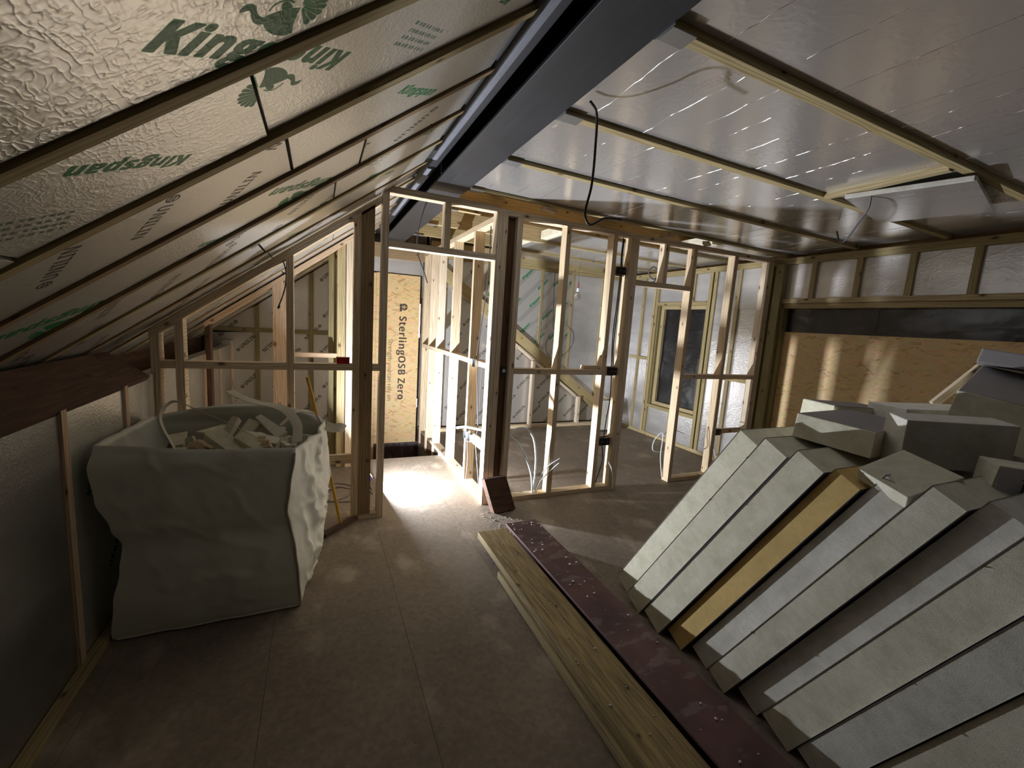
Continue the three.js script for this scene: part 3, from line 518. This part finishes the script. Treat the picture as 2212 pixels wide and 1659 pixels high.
// ---------------------------------------------------------------- lamp on the floor behind the left partition
{
  const [x, y, z] = LAMP.pos; const t = thing('work_lamp', 'glowing portable work lamp standing on the floor behind the passage stud', 'lamp', [x, 0, z]);
  const head = new THREE.Group(); head.name = 'lamp_head'; head.position.set(0, y, 0); head.lookAt(LAMP.aim[0], y + LAMP.aim[1], LAMP.aim[2]); t.add(head);
  const hp = (name, g, m, p) => { const k = new THREE.Mesh(g, m); k.name = name; k.position.set(...p); k.castShadow = k.receiveShadow = true; head.add(k); return k; };
  hp('housing', new RoundedBoxGeometry(.105, .085, .03, 2, .006), M.purple, [0, 0, -.020]);
  hp('lens', new THREE.BoxGeometry(LAMP.w + .006, LAMP.h + .006, .003), M.bulb, [0, 0, -.0035]);
  for (let i = -2; i <= 2; i++) hp('cooling_fin', new THREE.BoxGeometry(.09, .004, .014), M.purple, [0, i * .015, -.041]);
  hp('battery', new RoundedBoxGeometry(.085, .075, .05, 2, .008), M.purple, [0, .085, -.03]); hp('battery_clip', new RoundedBoxGeometry(.06, .02, .052, 1, .004), M.plasticBlack, [0, .128, -.03]);
  tube(t, 'stand', M.plasticBlack, [[x - .02, .14, z - .06], [x - .03, .06, z - .064], [x + .01, .008, z - .066], [x + .01, .006, z + .066], [x - .03, .06, z + .064], [x - .02, .14, z + .06]], .005, 50);
  tube(t, 'stand', M.plasticBlack, [[x - .02, .14, z - .06], [x - .09, .008, z - .064], [x - .09, .008, z + .064], [x - .02, .14, z + .06]], .005, 40);
  tube(t, 'flex', M.cableDark, [[x - .045, .13, z - .01], [x - .12, .01, z - .06], [x - .25, .006, z - .15], [x - .35, .006, z - .1], [x - .5, .006, z - .35]], .004, 40);
  const l = new THREE.RectAreaLight(LAMP.color, LAMP.intensity, LAMP.w, LAMP.h); l.position.set(x, y, z); l.lookAt(x + LAMP.aim[0], y + LAMP.aim[1], z + LAMP.aim[2]); l.name = 'work_lamp_light'; scene.add(l);
}

// ---------------------------------------------------------------- stack of insulation boards leaning towards the near wall
{
  const D = [.1516, .8769, .4561], N = [0, -.4614, .8872], Wd = 2.25;
  // far lower corner of each left edge: x, z, thickness
  const rows = [[1.690, -1.944, .118], [1.628, -1.778, .123], [1.616, -1.618, .127, 0], [1.642, -1.468, .105, 1], [1.668, -1.335, .105], [1.628, -1.205, .104], [1.664, -1.078, .106], [1.635, -.948, .13], [1.625, -.80, .12], [1.64, -.66, .12], [1.63, -.52, .12], [1.64, -.38, .12], [1.63, -.24, .12], [1.64, -.10, .12], [1.63, .04, .12], [1.64, .18, .12], ];
  const ord = ['first', 'second', 'third', 'fourth', 'fifth', 'sixth', 'seventh', 'eighth', 'ninth'];
  rows.forEach(([x, z, th, y4], i) => {
    const lab = y4 ? 'yellow foam insulation board in the leaning stack, between cream boards' : i < 9 ? `cream foam insulation board leaning in the stack, ${ord[i]} from the far end` : 'cream foam insulation board at the near end of the leaning stack';
    const t = thing('insulation_board', lab, 'insulation board', [x, 0, z], 'insulation boards leaning in a row');
    const L = i === 3 ? 1.17 : 1.21 + rr(-.012, .012), y0 = th * .4614 + .001;
    const fth = .0008;
    mesh(t, 'foam_core', skewBox([0, 0, 0], [Wd, 0, 0], D.map(v => v * L), N.map(v => v * (th - 2 * fth))), y4 ? M.foamYellow : M.foam[i < 3 ? 0 : i % 2 ? 1 : 2], [x + N[0] * fth, y0 + N[1] * fth, z + N[2] * fth]);
    // thin facings on both sides, their cut edge a little ragged
    for (const k of [0, 1]) mesh(t, 'foil_facing', skewBox([0, 0, 0], [Wd, 0, 0], D.map(v => v * (L + .002)), N.map(v => v * fth)), M.facing, [x - .002, y0 + (k ? N[1] * (th - fth) : 0), z + (k ? N[2] * (th - fth) : 0)]);
    if (i < 9) {                                   // torn tabs of facing along the edge
      const gs = []; for (let k = 0; k < 5; k++) { const a = rr(.05, L - .05), s = rr(.003, .008), b = k % 2 ? th : 0; const g = new THREE.BufferGeometry(); const c = [D[0] * a + N[0] * b, D[1] * a + N[1] * b, D[2] * a + N[2] * b]; g.setAttribute('position', new THREE.Float32BufferAttribute([c[0], c[1], c[2], c[0] + D[0] * s * 1.6, c[1] + D[1] * s * 1.6, c[2] + D[2] * s * 1.6, c[0] - s, c[1] + .4 * s, c[2] + rr(-.4, .4) * s], 3)); g.setAttribute('uv', new THREE.Float32BufferAttribute([0, 0, 1, 0, 0, 1], 2)); g.computeVertexNormals(); gs.push(g); }
      mesh(t, 'torn_facing', mergeGeometries(gs), M.strap, [x, y0, z]).userData.kind = 'stuff';
    }
  });
  // offcuts thrown on top
  const off = (label, mat, top, c, sz, rot, name = 'insulation_offcut') => {
    const t = thing(name, label, 'insulation offcut', [c[0], c[1] - sz[1] / 2, c[2]]); t.rotation.set(...rot);
    const g = boxUV(new RoundedBoxGeometry(...sz, 2, .004), [rr(0, 3), rr(0, 3), rr(0, 3)], 'abs', sz); const p = g.attributes.position;
    for (let i = 0; i < p.count; i++) { const q = fbm(p.getX(i) * 1.7 + .5, p.getZ(i) * 1.7 + .5 + p.getY(i), 9, 9, 401, 3) - .5; p.setXYZ(i, p.getX(i) + q * .016, p.getY(i), p.getZ(i) + q * .016); }
    g.computeVertexNormals(); ORG.set(t, [0, 0, 0]); mesh(t, 'foam_core', g, mat, [0, sz[1] / 2, 0]);
    if (top) mesh(t, 'foil_facing', boxUV(new THREE.BoxGeometry(sz[0] - .004, .0012, sz[2] - .004), [0, 0, 0], 'abs', sz), top, [0, sz[1] + .0004, 0]);
    return t;
  };
  off('cream foam offcut with grey facing on top, lying on the far end of the stack', M.foam[0], M.facing, [2.26, 1.165, -1.10], [.50, .11, .30], [.06, .12, -.02]);
  off('narrow cream wedge offcut behind the grey topped offcut on the stack', M.foam[0], M.facing, [2.62, 1.185, -1.34], [.44, .10, .18], [.02, -.12, -.05]);
  off('grey foam offcut standing on edge in the middle of the offcut pile', M.foam[2], null, [2.26, 1.20, -.80], [.38, .19, .12], [.10, -.55, .08]);
  off('bright white foam offcut bar lying at the back of the pile', M.foamWhite, null, [2.92, 1.215, -1.10], [.56, .10, .20], [0, -.28, .01]);
  off('pale foam offcut slab leaning on the board tops in front of the pile', M.foam[1], null, [1.945, 1.095, -.765], [.21, .05, .19], [.22, -.2, .42]);
  off('large dark sided foam block at the right end of the pile', M.foam[1], M.facing, [3.0, 1.31, -.90], [.66, .22, .28], [.18, .25, .12]);
  off('grey foil faced board lying highest on the offcut pile at the right', M.facing, M.facing, [3.40, 1.50, -.95], [.6, .07, .36], [.14, .30, -.12]);
  const e = off('small offcut with 20 printed on its foil face at the right of the stack', M.foam[1], null, [2.26, 1.115, -.56], [.26, .12, .10], [.1, -.75, .02]);
  const lt = canvasTex(512, 256, 1, 1, (g) => { g.fillStyle = 'rgb(186,184,180)'; g.fillRect(0, 0, 512, 256); g.fillStyle = 'rgb(74,74,76)'; g.font = '150px serif'; g.fillText('E20', 120, 180); }); lt.repeat.set(1, 1);
  const m = mesh(e, 'printed_facing', new THREE.BoxGeometry(.25, .114, .002), S({ map: lt, metalness: .4, roughness: .5 }), [0, .06, .0545]);
  const s = thing('pink_batten_offcut', 'short pale pinkish batten sticking up behind the white foam bar', 'timber offcut', [3.2, 1.22, -1.3]);
  const b = mesh(s, 'batten', boxUV(new RoundedBoxGeometry(.34, .045, .02, 1, .002), [0, 0, 0], 'auto', [.34, .045, .02]), M.cls[2], [3.24, 1.37, -1.14]); b.rotation.set(0, -.35, .75);
}
// ---------------------------------------------------------------- timbers and steel lying on the floor
{
  const a = thing('floor_plank', 'upper dusty treated plank of the pair lying on the floor beside the brown steel', 'plank', [1.12, .047, -1.1]); a.rotation.y = -.006; ORG.set(a, [0, 0, 0]);
  mesh(a, 'plank', boxUV(new RoundedBoxGeometry(.215, .045, 3.2, 1, .003), [0, 0, 0], 'auto', [.215, .045, 3.2]), M.plank, [0, .0235, .05]);
  const b = thing('floor_plank', 'lower treated plank under the dusty plank on the floor', 'plank', [1.105, 0, -.9]); b.rotation.y = -.01; ORG.set(b, [0, 0, 0]);
  mesh(b, 'plank', boxUV(new RoundedBoxGeometry(.215, .045, 2.75, 1, .003), [0, 0, 0], 'auto', [.215, .045, 2.75]), M.treated[2], [-.008, .0235, .05]);
  const t = thing('floor_steel', 'purple brown primed steel beam lying along the floor between planks and boards', 'steel beam', [1.355, 0, -1.1]);
  box(t, 'upper_flange', M.oxide, 1.238, 1.476, .106, .12, -2.66, .7, { uv: 'abs', r: .002 }); box(t, 'web', M.oxide, 1.348, 1.36, .014, .106, -2.66, .7, { uv: 'abs' }); box(t, 'lower_flange', M.oxide, 1.238, 1.476, 0.001, .014, -2.66, .7, { uv: 'abs', r: .002 });
  // crumbs of foam and mortar on flange and floor: too many to count
  const gs = []; const spots = [];
  for (let i = 0; i < 60; i++) spots.push([rr(1.26, 1.47), .1205, -2.62 + Math.pow(rnd(), 2) * 1.9, rr(.002, .009)]);
  for (let i = 0; i < 40; i++) spots.push([rr(1.02, 1.2), .0935, -2.5 + Math.pow(rnd(), 1.6) * 1.8, rr(.002, .006)]);
  for (let i = 0; i < 130; i++) spots.push([rr(1.2, 1.6), .0, rr(-3.12, -2.7), rr(.002, .007)]);
  for (let i = 0; i < 170; i++) spots.push([rr(.5, 4.3), .0, rr(-4.6, -2.4), rr(.001, .004)]);
  for (const [x, y, z, r] of spots) { if (y === 0 && x < 1.3 && x > .3 && z < -4.6) continue; const g = new THREE.IcosahedronGeometry(r, 0); g.scale(1, .6, rr(.6, 1.4)); g.rotateY(rr(0, 6)); g.translate(x, y + r * .4, z); gs.push(g); }
  const cr = new THREE.Mesh(mergeGeometries(gs), M.foam[2]); cr.name = 'foam_crumbs'; cr.castShadow = cr.receiveShadow = true; cr.userData = { kind: 'stuff', label: 'pale crumbs of foam and dust scattered on steel and floor', category: 'debris' }; scene.add(cr);
  const d = thing('dark_floor_batten', 'dark brown batten lying on the floor between bag and passage stud', 'batten', [.15, 0, -3.17]);
  const m = mesh(d, 'batten', boxUV(new RoundedBoxGeometry(.32, .028, .05, 1, .002), [0, 0, 0], 'auto', [.32, .028, .05]), M.old, [.145, .014, -3.165]); m.rotation.y = .78;
}

// ---------------------------------------------------------------- bulk bag full of offcuts
{
  const t = thing('bulk_bag', 'big white woven builders bag full of offcuts, standing by the low foil wall', 'rubble bag', [-.45, 0, -2.75]); const o = ORG.get(t);
  // corner columns: [y, xl_front, xr_front, z_front, xl_back, xr_back, z_back]
  const K = [[.0, -.852, -.085, -2.33, -.85, .02, -3.02], [.03, -.852, -.082, -2.31, -.855, .03, -3.05], [.2, -.83, -.09, -2.285, -.86, .05, -3.10], [.36, -.80, -.105, -2.285, -.865, .065, -3.12], [.47, -.79, -.125, -2.30, -.87, .075, -3.12], [.56, -.815, -.14, -2.27, -.87, .07, -3.12], [.70, -.858, -.125, -2.26, -.875, .055, -3.10], [.84, -.876, -.105, -2.265, -.87, .04, -3.06], [.92, -.862, -.098, -2.29, -.86, .045, -3.02], [.945, -.855, -.097, -2.295, -.85, .047, -3.0]];
  const lerp = (a, b, q) => a + (b - a) * q;
  const row = (y) => { let i = 0; while (i < K.length - 2 && K[i + 1][0] < y) i++; const A = K[i], B = K[i + 1], q = Math.max(0, Math.min(1, (y - A[0]) / (B[0] - A[0]))), s = q * q * (3 - 2 * q); return A.map((v, k) => lerp(v, B[k], s)); };
  const ring = (y, q) => {                       // q 0..1 round the bag, starting at front left, going to front right
    const [, xlf, xrf, zf_, xlb, xrb, zb_] = row(y); const k = q * 4, e = Math.floor(k) % 4, f = k - Math.floor(k);
    const C = [[xlf, zf_], [xrf, zf_], [xrb, zb_], [xlb, zb_]]; const a = C[e], b = C[(e + 1) % 4];
    let x = lerp(a[0], b[0], f), z = lerp(a[1], b[1], f); const bul = Math.sin(Math.PI * f);
    const nb = .045 * bul * Math.sin(Math.PI * Math.min(1, y / .95)) * (e === 0 ? .5 : e === 1 ? .9 : .6); const nx = [0, 1, 0, -1][e], nz = [1, 0, -1, 0][e];
    const cr = (fbm(q, y * .7 + .1, 22, 9, 501, 4) - .5) * (e === 1 ? .06 : .030) + (Math.pow(1 - Math.abs(2 * fbm(q + y * .12, y * .8, 14, 7, 511, 3) - 1), 6)) * (e === 1 ? .03 : .010);
    x += nx * (nb + cr * bul); z += nz * (nb + cr * bul); return [x, z];
  };
  const rim = (q) => { const k = q * 4, e = Math.floor(k) % 4, f = k - Math.floor(k); const h = [.935, .885, .835, .90]; return lerp(h[e], h[(e + 1) % 4], f) + (e === 2 ? .10 * Math.sin(Math.PI * Math.pow(f, .8)) : 0) + .014 * (fbm(q, .3, 16, 4, 521, 3) - .5) - (e === 0 ? .012 * Math.sin(Math.PI * f) : 0); };
  const NU = 200, NV = 70, P = [], UV = [], I = [];
  for (let j = 0; j <= NV; j++) for (let i = 0; i <= NU; i++) {
    const q = i / NU, top = rim(q % 1); let x, y, z;
    if (j <= 52) { y = top * j / 52; [x, z] = ring(Math.min(.944, y), q % 1); }
    else { const k = (j - 52) / (NV - 52); y = top - .24 * k; [x, z] = ring(Math.max(.3, y), q % 1); x += (-.42 - x) * (.04 + .10 * k); z += (-2.68 - z) * (.04 + .10 * k); }
    P.push(x - o[0], y + .002, z - o[2]); UV.push(q * 3.2, y);
  }
  for (let j = 0; j < NV; j++) for (let i = 0; i < NU; i++) { const a = j * (NU + 1) + i, b = a + NU + 1; I.push(a, a + 1, b, a + 1, b + 1, b); }
  const g = new THREE.BufferGeometry(); g.setAttribute('position', new THREE.Float32BufferAttribute(P, 3)); g.setAttribute('uv', new THREE.Float32BufferAttribute(UV, 2)); g.setIndex(I); g.computeVertexNormals();
  const body = new THREE.Mesh(g, M.bag); body.name = 'bag_body'; body.castShadow = body.receiveShadow = true; t.add(body);
  // bottom
  const sh = new THREE.Shape(); for (let i = 0; i <= 80; i++) { const [x, z] = ring(0.001, (i / 80) % 1); i ? sh.lineTo(x - o[0], -(z - o[2])) : sh.moveTo(x - o[0], -(z - o[2])); }
  const bg = new THREE.ShapeGeometry(sh); bg.rotateX(-Math.PI / 2); const bm = new THREE.Mesh(bg, M.bag); bm.name = 'bag_bottom'; bm.position.y = .003; bm.castShadow = true; t.add(bm);
  // stitched seam up the near right corner and along the foot
  const seam = []; for (let y = .01; y < .9; y += .05) { const [x, z] = ring(y, .25); seam.push([x, y, z + .004]); } tube(t, 'corner_seam', M.strap, seam, .005, 60);
  const foot = []; for (let q = .005; q < .25; q += .02) { const [x, z] = ring(.012, q); foot.push([x, .012, z + .004]); } tube(t, 'foot_seam', M.strap, foot, .005, 50);
  const sub = (p) => p.map(v => [v[0] - o[0], v[1], v[2] - o[2]]);
  const strap = (pts, side, w = .045) => { const m = new THREE.Mesh(bandGeo(sub(pts), side, w, .003), M.strap); m.name = 'lifting_strap'; m.castShadow = m.receiveShadow = true; t.add(m); };
  strap([[-.62, .80, -2.5], [-.70, 1.0, -2.55], [-.66, 1.06, -2.6], [-.55, 1.0, -2.62], [-.40, .93, -2.58], [-.28, .86, -2.5]], [0, .4, 1]);
  strap([[-.098, .90, -2.31], [-.10, .97, -2.40], [-.17, 1.03, -2.52], [-.30, 1.045, -2.62], [-.40, 1.06, -2.74], [-.46, 1.07, -2.86]], [1, 0, .3]);
  strap([[.03, .80, -2.98], [-.03, .93, -2.86], [-.12, .95, -2.80], [-.20, .88, -2.76]], [.3, 0, 1]);
  strap([[.045, .82, -2.96], [.09, .80, -2.97], [.13, .80, -2.98], [.16, .78, -3.0]], [.2, 1, 0], .06);
  // contents
  const fill = mesh(t, 'rubble_fill', (() => { const g = new THREE.PlaneGeometry(.66, .60, 40, 34); g.rotateX(-Math.PI / 2); const p = g.attributes.position; for (let i = 0; i < p.count; i++) p.setY(i, .09 * (fbm(p.getX(i) + .5, p.getZ(i) + .5, 8, 8, 531, 3) - .5) * 2); g.computeVertexNormals(); return g; })(), M.old, [-.45, .74, -2.66]);
  for (let i = 0; i < 34; i++) {
    const big = i < 10; const s = [rr(.10, .26) * (big ? 1.1 : .8), rr(.015, .06), rr(.03, .09)]; const x = rr(-.72, -.06), z = rr(-2.9, -2.42), y = .80 + rr(0, .09) - .12 * Math.hypot((x + .4) / .5, (z + 2.66) / .4) * .6;
    const c = thing('foam_offcut', 'jagged cream offcut among the waste filling the white bag', 'foam offcut', [x, y, z], 'offcuts filling the bag');
    const g = boxUV(new RoundedBoxGeometry(...s, 1, .003), [rr(0, 3), rr(0, 3), rr(0, 3)], 'abs', s); const p = g.attributes.position; const k = rr(.4, 1); for (let j = 0; j < p.count; j++) { const u = p.getX(j) / s[0] + .5; p.setZ(j, p.getZ(j) * lerp(1, k, u)); p.setY(j, p.getY(j) * lerp(1, k, 1 - u)); }
    g.computeVertexNormals(); ORG.set(c, [0, 0, 0]); mesh(c, 'offcut', g, rnd() < .75 ? pick(M.foam) : M.cls[0], [0, 0, 0]); c.rotation.set(rr(-.6, .6), rr(0, 6.28), rr(-.5, .5));
  }
}

// ---------------------------------------------------------------- small things
{
  const lv = thing('yellow_pole', 'long yellow pole leaning behind the white bag against the timber frame', 'pole', [.15, 0, -3.17]);
  tube(lv, 'pole', M.yellow, [[.153, .005, -3.19], [.01, .75, -3.205], [-.07, 1.10, -3.215]].map(p => [p[0], p[1], p[2] + .0]), .011, 12);
  const rd = thing('red_box', 'small red box sitting on the crosspiece of the sloping partition', 'box', [.165, 1.191, -3.31]); box(rd, 'box', M.red, .118, .205, 1.191, 1.228, -3.34, -3.285, { r: .003 }); box(rd, 'lid', M.red, .116, .207, 1.228, 1.236, -3.342, -3.283, { r: .002 });
  const fl = thing('floor_flex', 'thin grey flex lying curled on the floor behind the left partition', 'cable', [.1, 0, -3.8]);
  tube(fl, 'flex', M.cableGrey, [[.28, .006, -3.6], [.1, .006, -3.65], [.0, .006, -3.9], [.15, .006, -4.05], [.3, .006, -3.9], [.2, .006, -3.7], [-.05, .006, -3.6]], .004, 60);
}
// electrical boxes and cables on the right partition
function backBox(label, x0, x1, y0, y1, z0, z1) { const t = thing('back_box', label, 'electrical box', [(x0 + x1) / 2, y0, (z0 + z1) / 2]); box(t, 'box', M.plasticBlack, x0, x1, y0, y1, z0, z1, { r: .004 }); const k = Math.abs(x1 - x0) > Math.abs(z1 - z0) ? 0 : 1; for (const q of [.25, .75]) box(t, 'knockout', M.zinc, k ? x0 - .001 : x0 + (x1 - x0) * q - .004, k ? x0 + .001 : x0 + (x1 - x0) * q + .004, (y0 + y1) / 2 - .004, (y0 + y1) / 2 + .004, k ? (z0 + z1) / 2 - .004 : z1 - .001, k ? (z0 + z1) / 2 + .004 : z1 + .001); return t; }
backBox('black electrical box high on the right partition, near the ceiling', 2.50, 2.575, 2.06, 2.13, zb + .021, zb + .07);
backBox('black electrical box at crosspiece height on the right partition', 2.505, 2.585, 1.13, 1.205, zb + .021, zb + .07);
backBox('black double electrical box low on the right partition', 2.46, 2.58, .445, .52, zb + .021, zb + .07);
backBox('black electrical box low between the last studs of the right partition', 3.995, 4.10, .47, .54, zb + .021, zb + .07);
function zincBox(label, z0, z1, y0, y1) { const t = thing('metal_back_box', label, 'electrical box', [1.285, y0, (z0 + z1) / 2]); box(t, 'back', M.zinc, 1.276, 1.2795, y0, y1, z0, z1); for (const [a, b, c, d] of [[y0, y0 + .003, z0, z1], [y1 - .003, y1, z0, z1], [y0, y1, z0, z0 + .003], [y0, y1, z1 - .003, z1]]) box(t, 'side', M.zinc, 1.252, 1.276, a, b, c, d); }
zincBox('galvanised metal socket box at mid height beside the passage corner', -3.62, -3.55, 1.15, 1.225); zincBox('left galvanised metal socket box low on the passage wall', -3.775, -3.70, .46, .535); zincBox('right galvanised metal socket box low on the passage wall', -3.66, -3.585, .46, .535);
const cable = (name, label, mat, r, ...runs) => { const t = thing(name, label, name.includes('pipe') ? 'pipe' : 'cable', runs[0][0]); for (const k of runs) tube(t, name.includes('pipe') ? 'pipe_run' : 'cable_run', mat, k, r, 60); return t; };
cable('hanging_cable', 'dark cable hanging in a hook shape from the steel ridge beam', M.cableDark, .006, [[1.035, 2.49, -1.66], [1.08, 2.47, -1.68], [1.13, 2.36, -1.74], [1.14, 2.2, -1.76], [1.125, 2.07, -1.77], [1.16, 2.035, -1.78], [1.24, 2.075, -1.78], [1.34, 2.085, -1.78]]);
cable('wall_cable', 'black cables dropping down the stud through the electrical boxes', M.cableDark, .005, [[2.535, 2.39, -3.31], [2.53, 2.25, -3.31], [2.535, 2.13, -3.31]], [[2.55, 2.38, -3.315], [2.545, 2.2, -3.315], [2.55, 2.13, -3.31]], [[2.53, 2.06, -3.30], [2.52, 1.8, -3.295], [2.505, 1.5, -3.29], [2.53, 1.21, -3.30]], [[2.545, 2.06, -3.30], [2.54, 1.7, -3.305], [2.53, 1.4, -3.30], [2.55, 1.21, -3.30]], [[2.54, 1.13, -3.30], [2.55, .9, -3.30], [2.53, .7, -3.30], [2.52, .52, -3.30]], [[2.51, .445, -3.30], [2.53, .3, -3.30], [2.49, .1, -3.31], [2.47, .05, -3.31]]);
cable('corner_cable', 'grey cables hanging beside the metal boxes at the passage corner', M.cableGrey, .005, [[1.30, 2.34, -3.46], [1.30, 1.9, -3.47], [1.29, 1.5, -3.55], [1.275, 1.23, -3.585]], [[1.285, 1.15, -3.58], [1.30, .85, -3.56], [1.30, .6, -3.52], [1.29, .55, -3.51]], [[1.29, .45, -3.52], [1.31, .25, -3.5], [1.32, .06, -3.46]], [[1.28, .45, -3.73], [1.29, .25, -3.72], [1.29, .05, -3.74]]);
cable('white_conduit', 'short white flexible tube poking from the passage wall near the floor boxes', M.cableWhite, .012, [[1.38, .60, -3.42], [1.30, .605, -3.5], [1.22, .60, -3.62], [1.17, .57, -3.72]]);
cable('plastic_pipe', 'white plastic heating pipes looping up from the sole plate of the right partition', M.pipe, .0085, [[1.78, .03, -3.30], [1.76, .2, -3.30], [1.70, .36, -3.30], [1.60, .52, -3.30], [1.52, .60, -3.29], [1.56, .645, -3.29], [1.66, .65, -3.30], [1.74, .58, -3.30], [1.79, .42, -3.31], [1.80, .2, -3.31], [1.785, .03, -3.315]]);
cable('thin_pipe', 'two thin pale tubes bending out to the right of the pipe loop', M.cableWhite, .0045, [[1.80, .03, -3.29], [1.83, .17, -3.28], [1.9, .29, -3.26], [2.0, .37, -3.23]], [[1.815, .03, -3.295], [1.845, .14, -3.285], [1.92, .25, -3.25], [1.99, .33, -3.22]]);
cable('white_cable_loop', 'white cable looping round the foot of the doorway stud', M.cableWhite, .0045, [[3.36, .03, -3.34], [3.33, .25, -3.36], [3.36, .5, -3.4], [3.28, .42, -3.42], [3.25, .32, -3.4], [3.4, .28, -3.42], [3.7, .27, -3.5]], [[3.4, .48, -3.42], [3.6, .5, -3.5], [3.8, .44, -3.52]]);
cable('stud_cable', 'white cable running down behind the low box at the end of the partition', M.cableWhite, .0045, [[4.05, .47, -3.33], [4.1, .3, -3.35], [4.18, .1, -3.33], [4.19, .04, -3.33]]);
cable('low_white_cable', 'short white cable rising from the floor by the doorway stud', M.cableWhite, .005, [[2.62, .02, -3.22], [2.61, .12, -3.215], [2.57, .25, -3.21], [2.53, .30, -3.2]]);
cable('ceiling_cable', 'thin grey cable drooping from the ceiling noggin to the far corner', M.cableGrey, .006, [[3.0, 2.44, -1.60], [3.03, 2.38, -1.62], [3.1, 2.32, -1.7], [3.3, 2.28, -1.86], [3.55, 2.31, -2.05], [3.75, 2.44, -2.2]]);
cable('doorway_cable', 'thin grey cable dangling over the passage doorway header', M.cableGrey, .005, [[.80, 2.5, -3.6], [.76, 2.38, -3.6], [.73, 2.2, -3.62], [.74, 2.06, -3.62], [.78, 1.95, -3.6], [.82, 1.84, -3.6]]);
cable('gable_wire', 'curved wire hanging from the sloping top of the left partition', M.cableDark, .004, [[-.215, 1.87, -3.33], [-.20, 1.80, -3.33], [-.205, 1.70, -3.32], [-.225, 1.62, -3.31], [-.25, 1.55, -3.31], [-.235, 1.57, -3.31]]);
cable('coiled_cable', 'loop of white cable hanging on the far room wall behind the second stud', M.cableGrey, .005, [[3.23, 2.36, -5.775], [3.235, 1.9, -5.76], [3.24, 1.52, -5.72]], [[3.24, 1.52, -5.72], [3.33, 1.46, -5.66], [3.41, 1.32, -5.65], [3.38, 1.14, -5.66], [3.28, 1.06, -5.67], [3.16, 1.12, -5.67], [3.11, 1.28, -5.67], [3.17, 1.44, -5.68]]);
cable('roof_cable_coil', 'small coil of grey cable hanging below the far room ceiling', M.cableGrey, .008, [[4.2, 2.46, -4.6], [4.2, 2.38, -4.6], [4.08, 2.26, -4.6], [3.98, 2.34, -4.6], [4.05, 2.42, -4.6], [4.15, 2.36, -4.6], [4.1, 2.24, -4.6], [3.85, 2.2, -4.65], [3.6, 2.19, -4.7]]);
{ // bare bulb hanging in the far room
  const t = thing('pendant_bulb', 'clear unlit bulb hanging on red wire in front of the far room wall', 'light bulb', [3.35, 1.95, -5.3]);
  tube(t, 'wire', M.cableGrey, [[3.36, 2.47, -5.3], [3.35, 2.3, -5.3], [3.355, 2.2, -5.3]], .003, 20); tube(t, 'red_sleeve', M.red, [[3.355, 2.2, -5.3], [3.36, 2.16, -5.3], [3.355, 2.11, -5.3]], .007, 12);
  mesh(t, 'holder', new THREE.CylinderGeometry(.018, .02, .05, 16), M.cableWhite, [3.355, 2.085, -5.3]);
  mesh(t, 'bulb', new THREE.LatheGeometry([[0, -.11], [.03, -.103], [.048, -.075], [.05, -.055], [.035, -.02], [.016, 0], [0, 0]].map(p => new THREE.Vector2(...p)), 24), M.glassBulb, [3.355, 2.058, -5.3]);
}
{ // offcut board lying against the far corner
  const t = thing('corner_board', 'white faced insulation offcut leaning in the far room corner under the rafter', 'insulation offcut', [4.15, 0, -5.45]);
  const g = skewBox([0, 0, 0], [.36, 0, .02], [.12, .42, -.16], [.0, .03, .08]); mesh(t, 'board', g, M.foam[2], [3.92, 0, -5.36]);
  const b = thing('corner_batten', 'thin timber batten leaning on the offcut in the far room corner', 'batten', [4.3, .2, -5.5]); tube(b, 'batten', M.cls[1], [[4.05, .55, -5.56], [4.42, .38, -5.5]], .018, 4);
}
renderer.render(scene, camera);
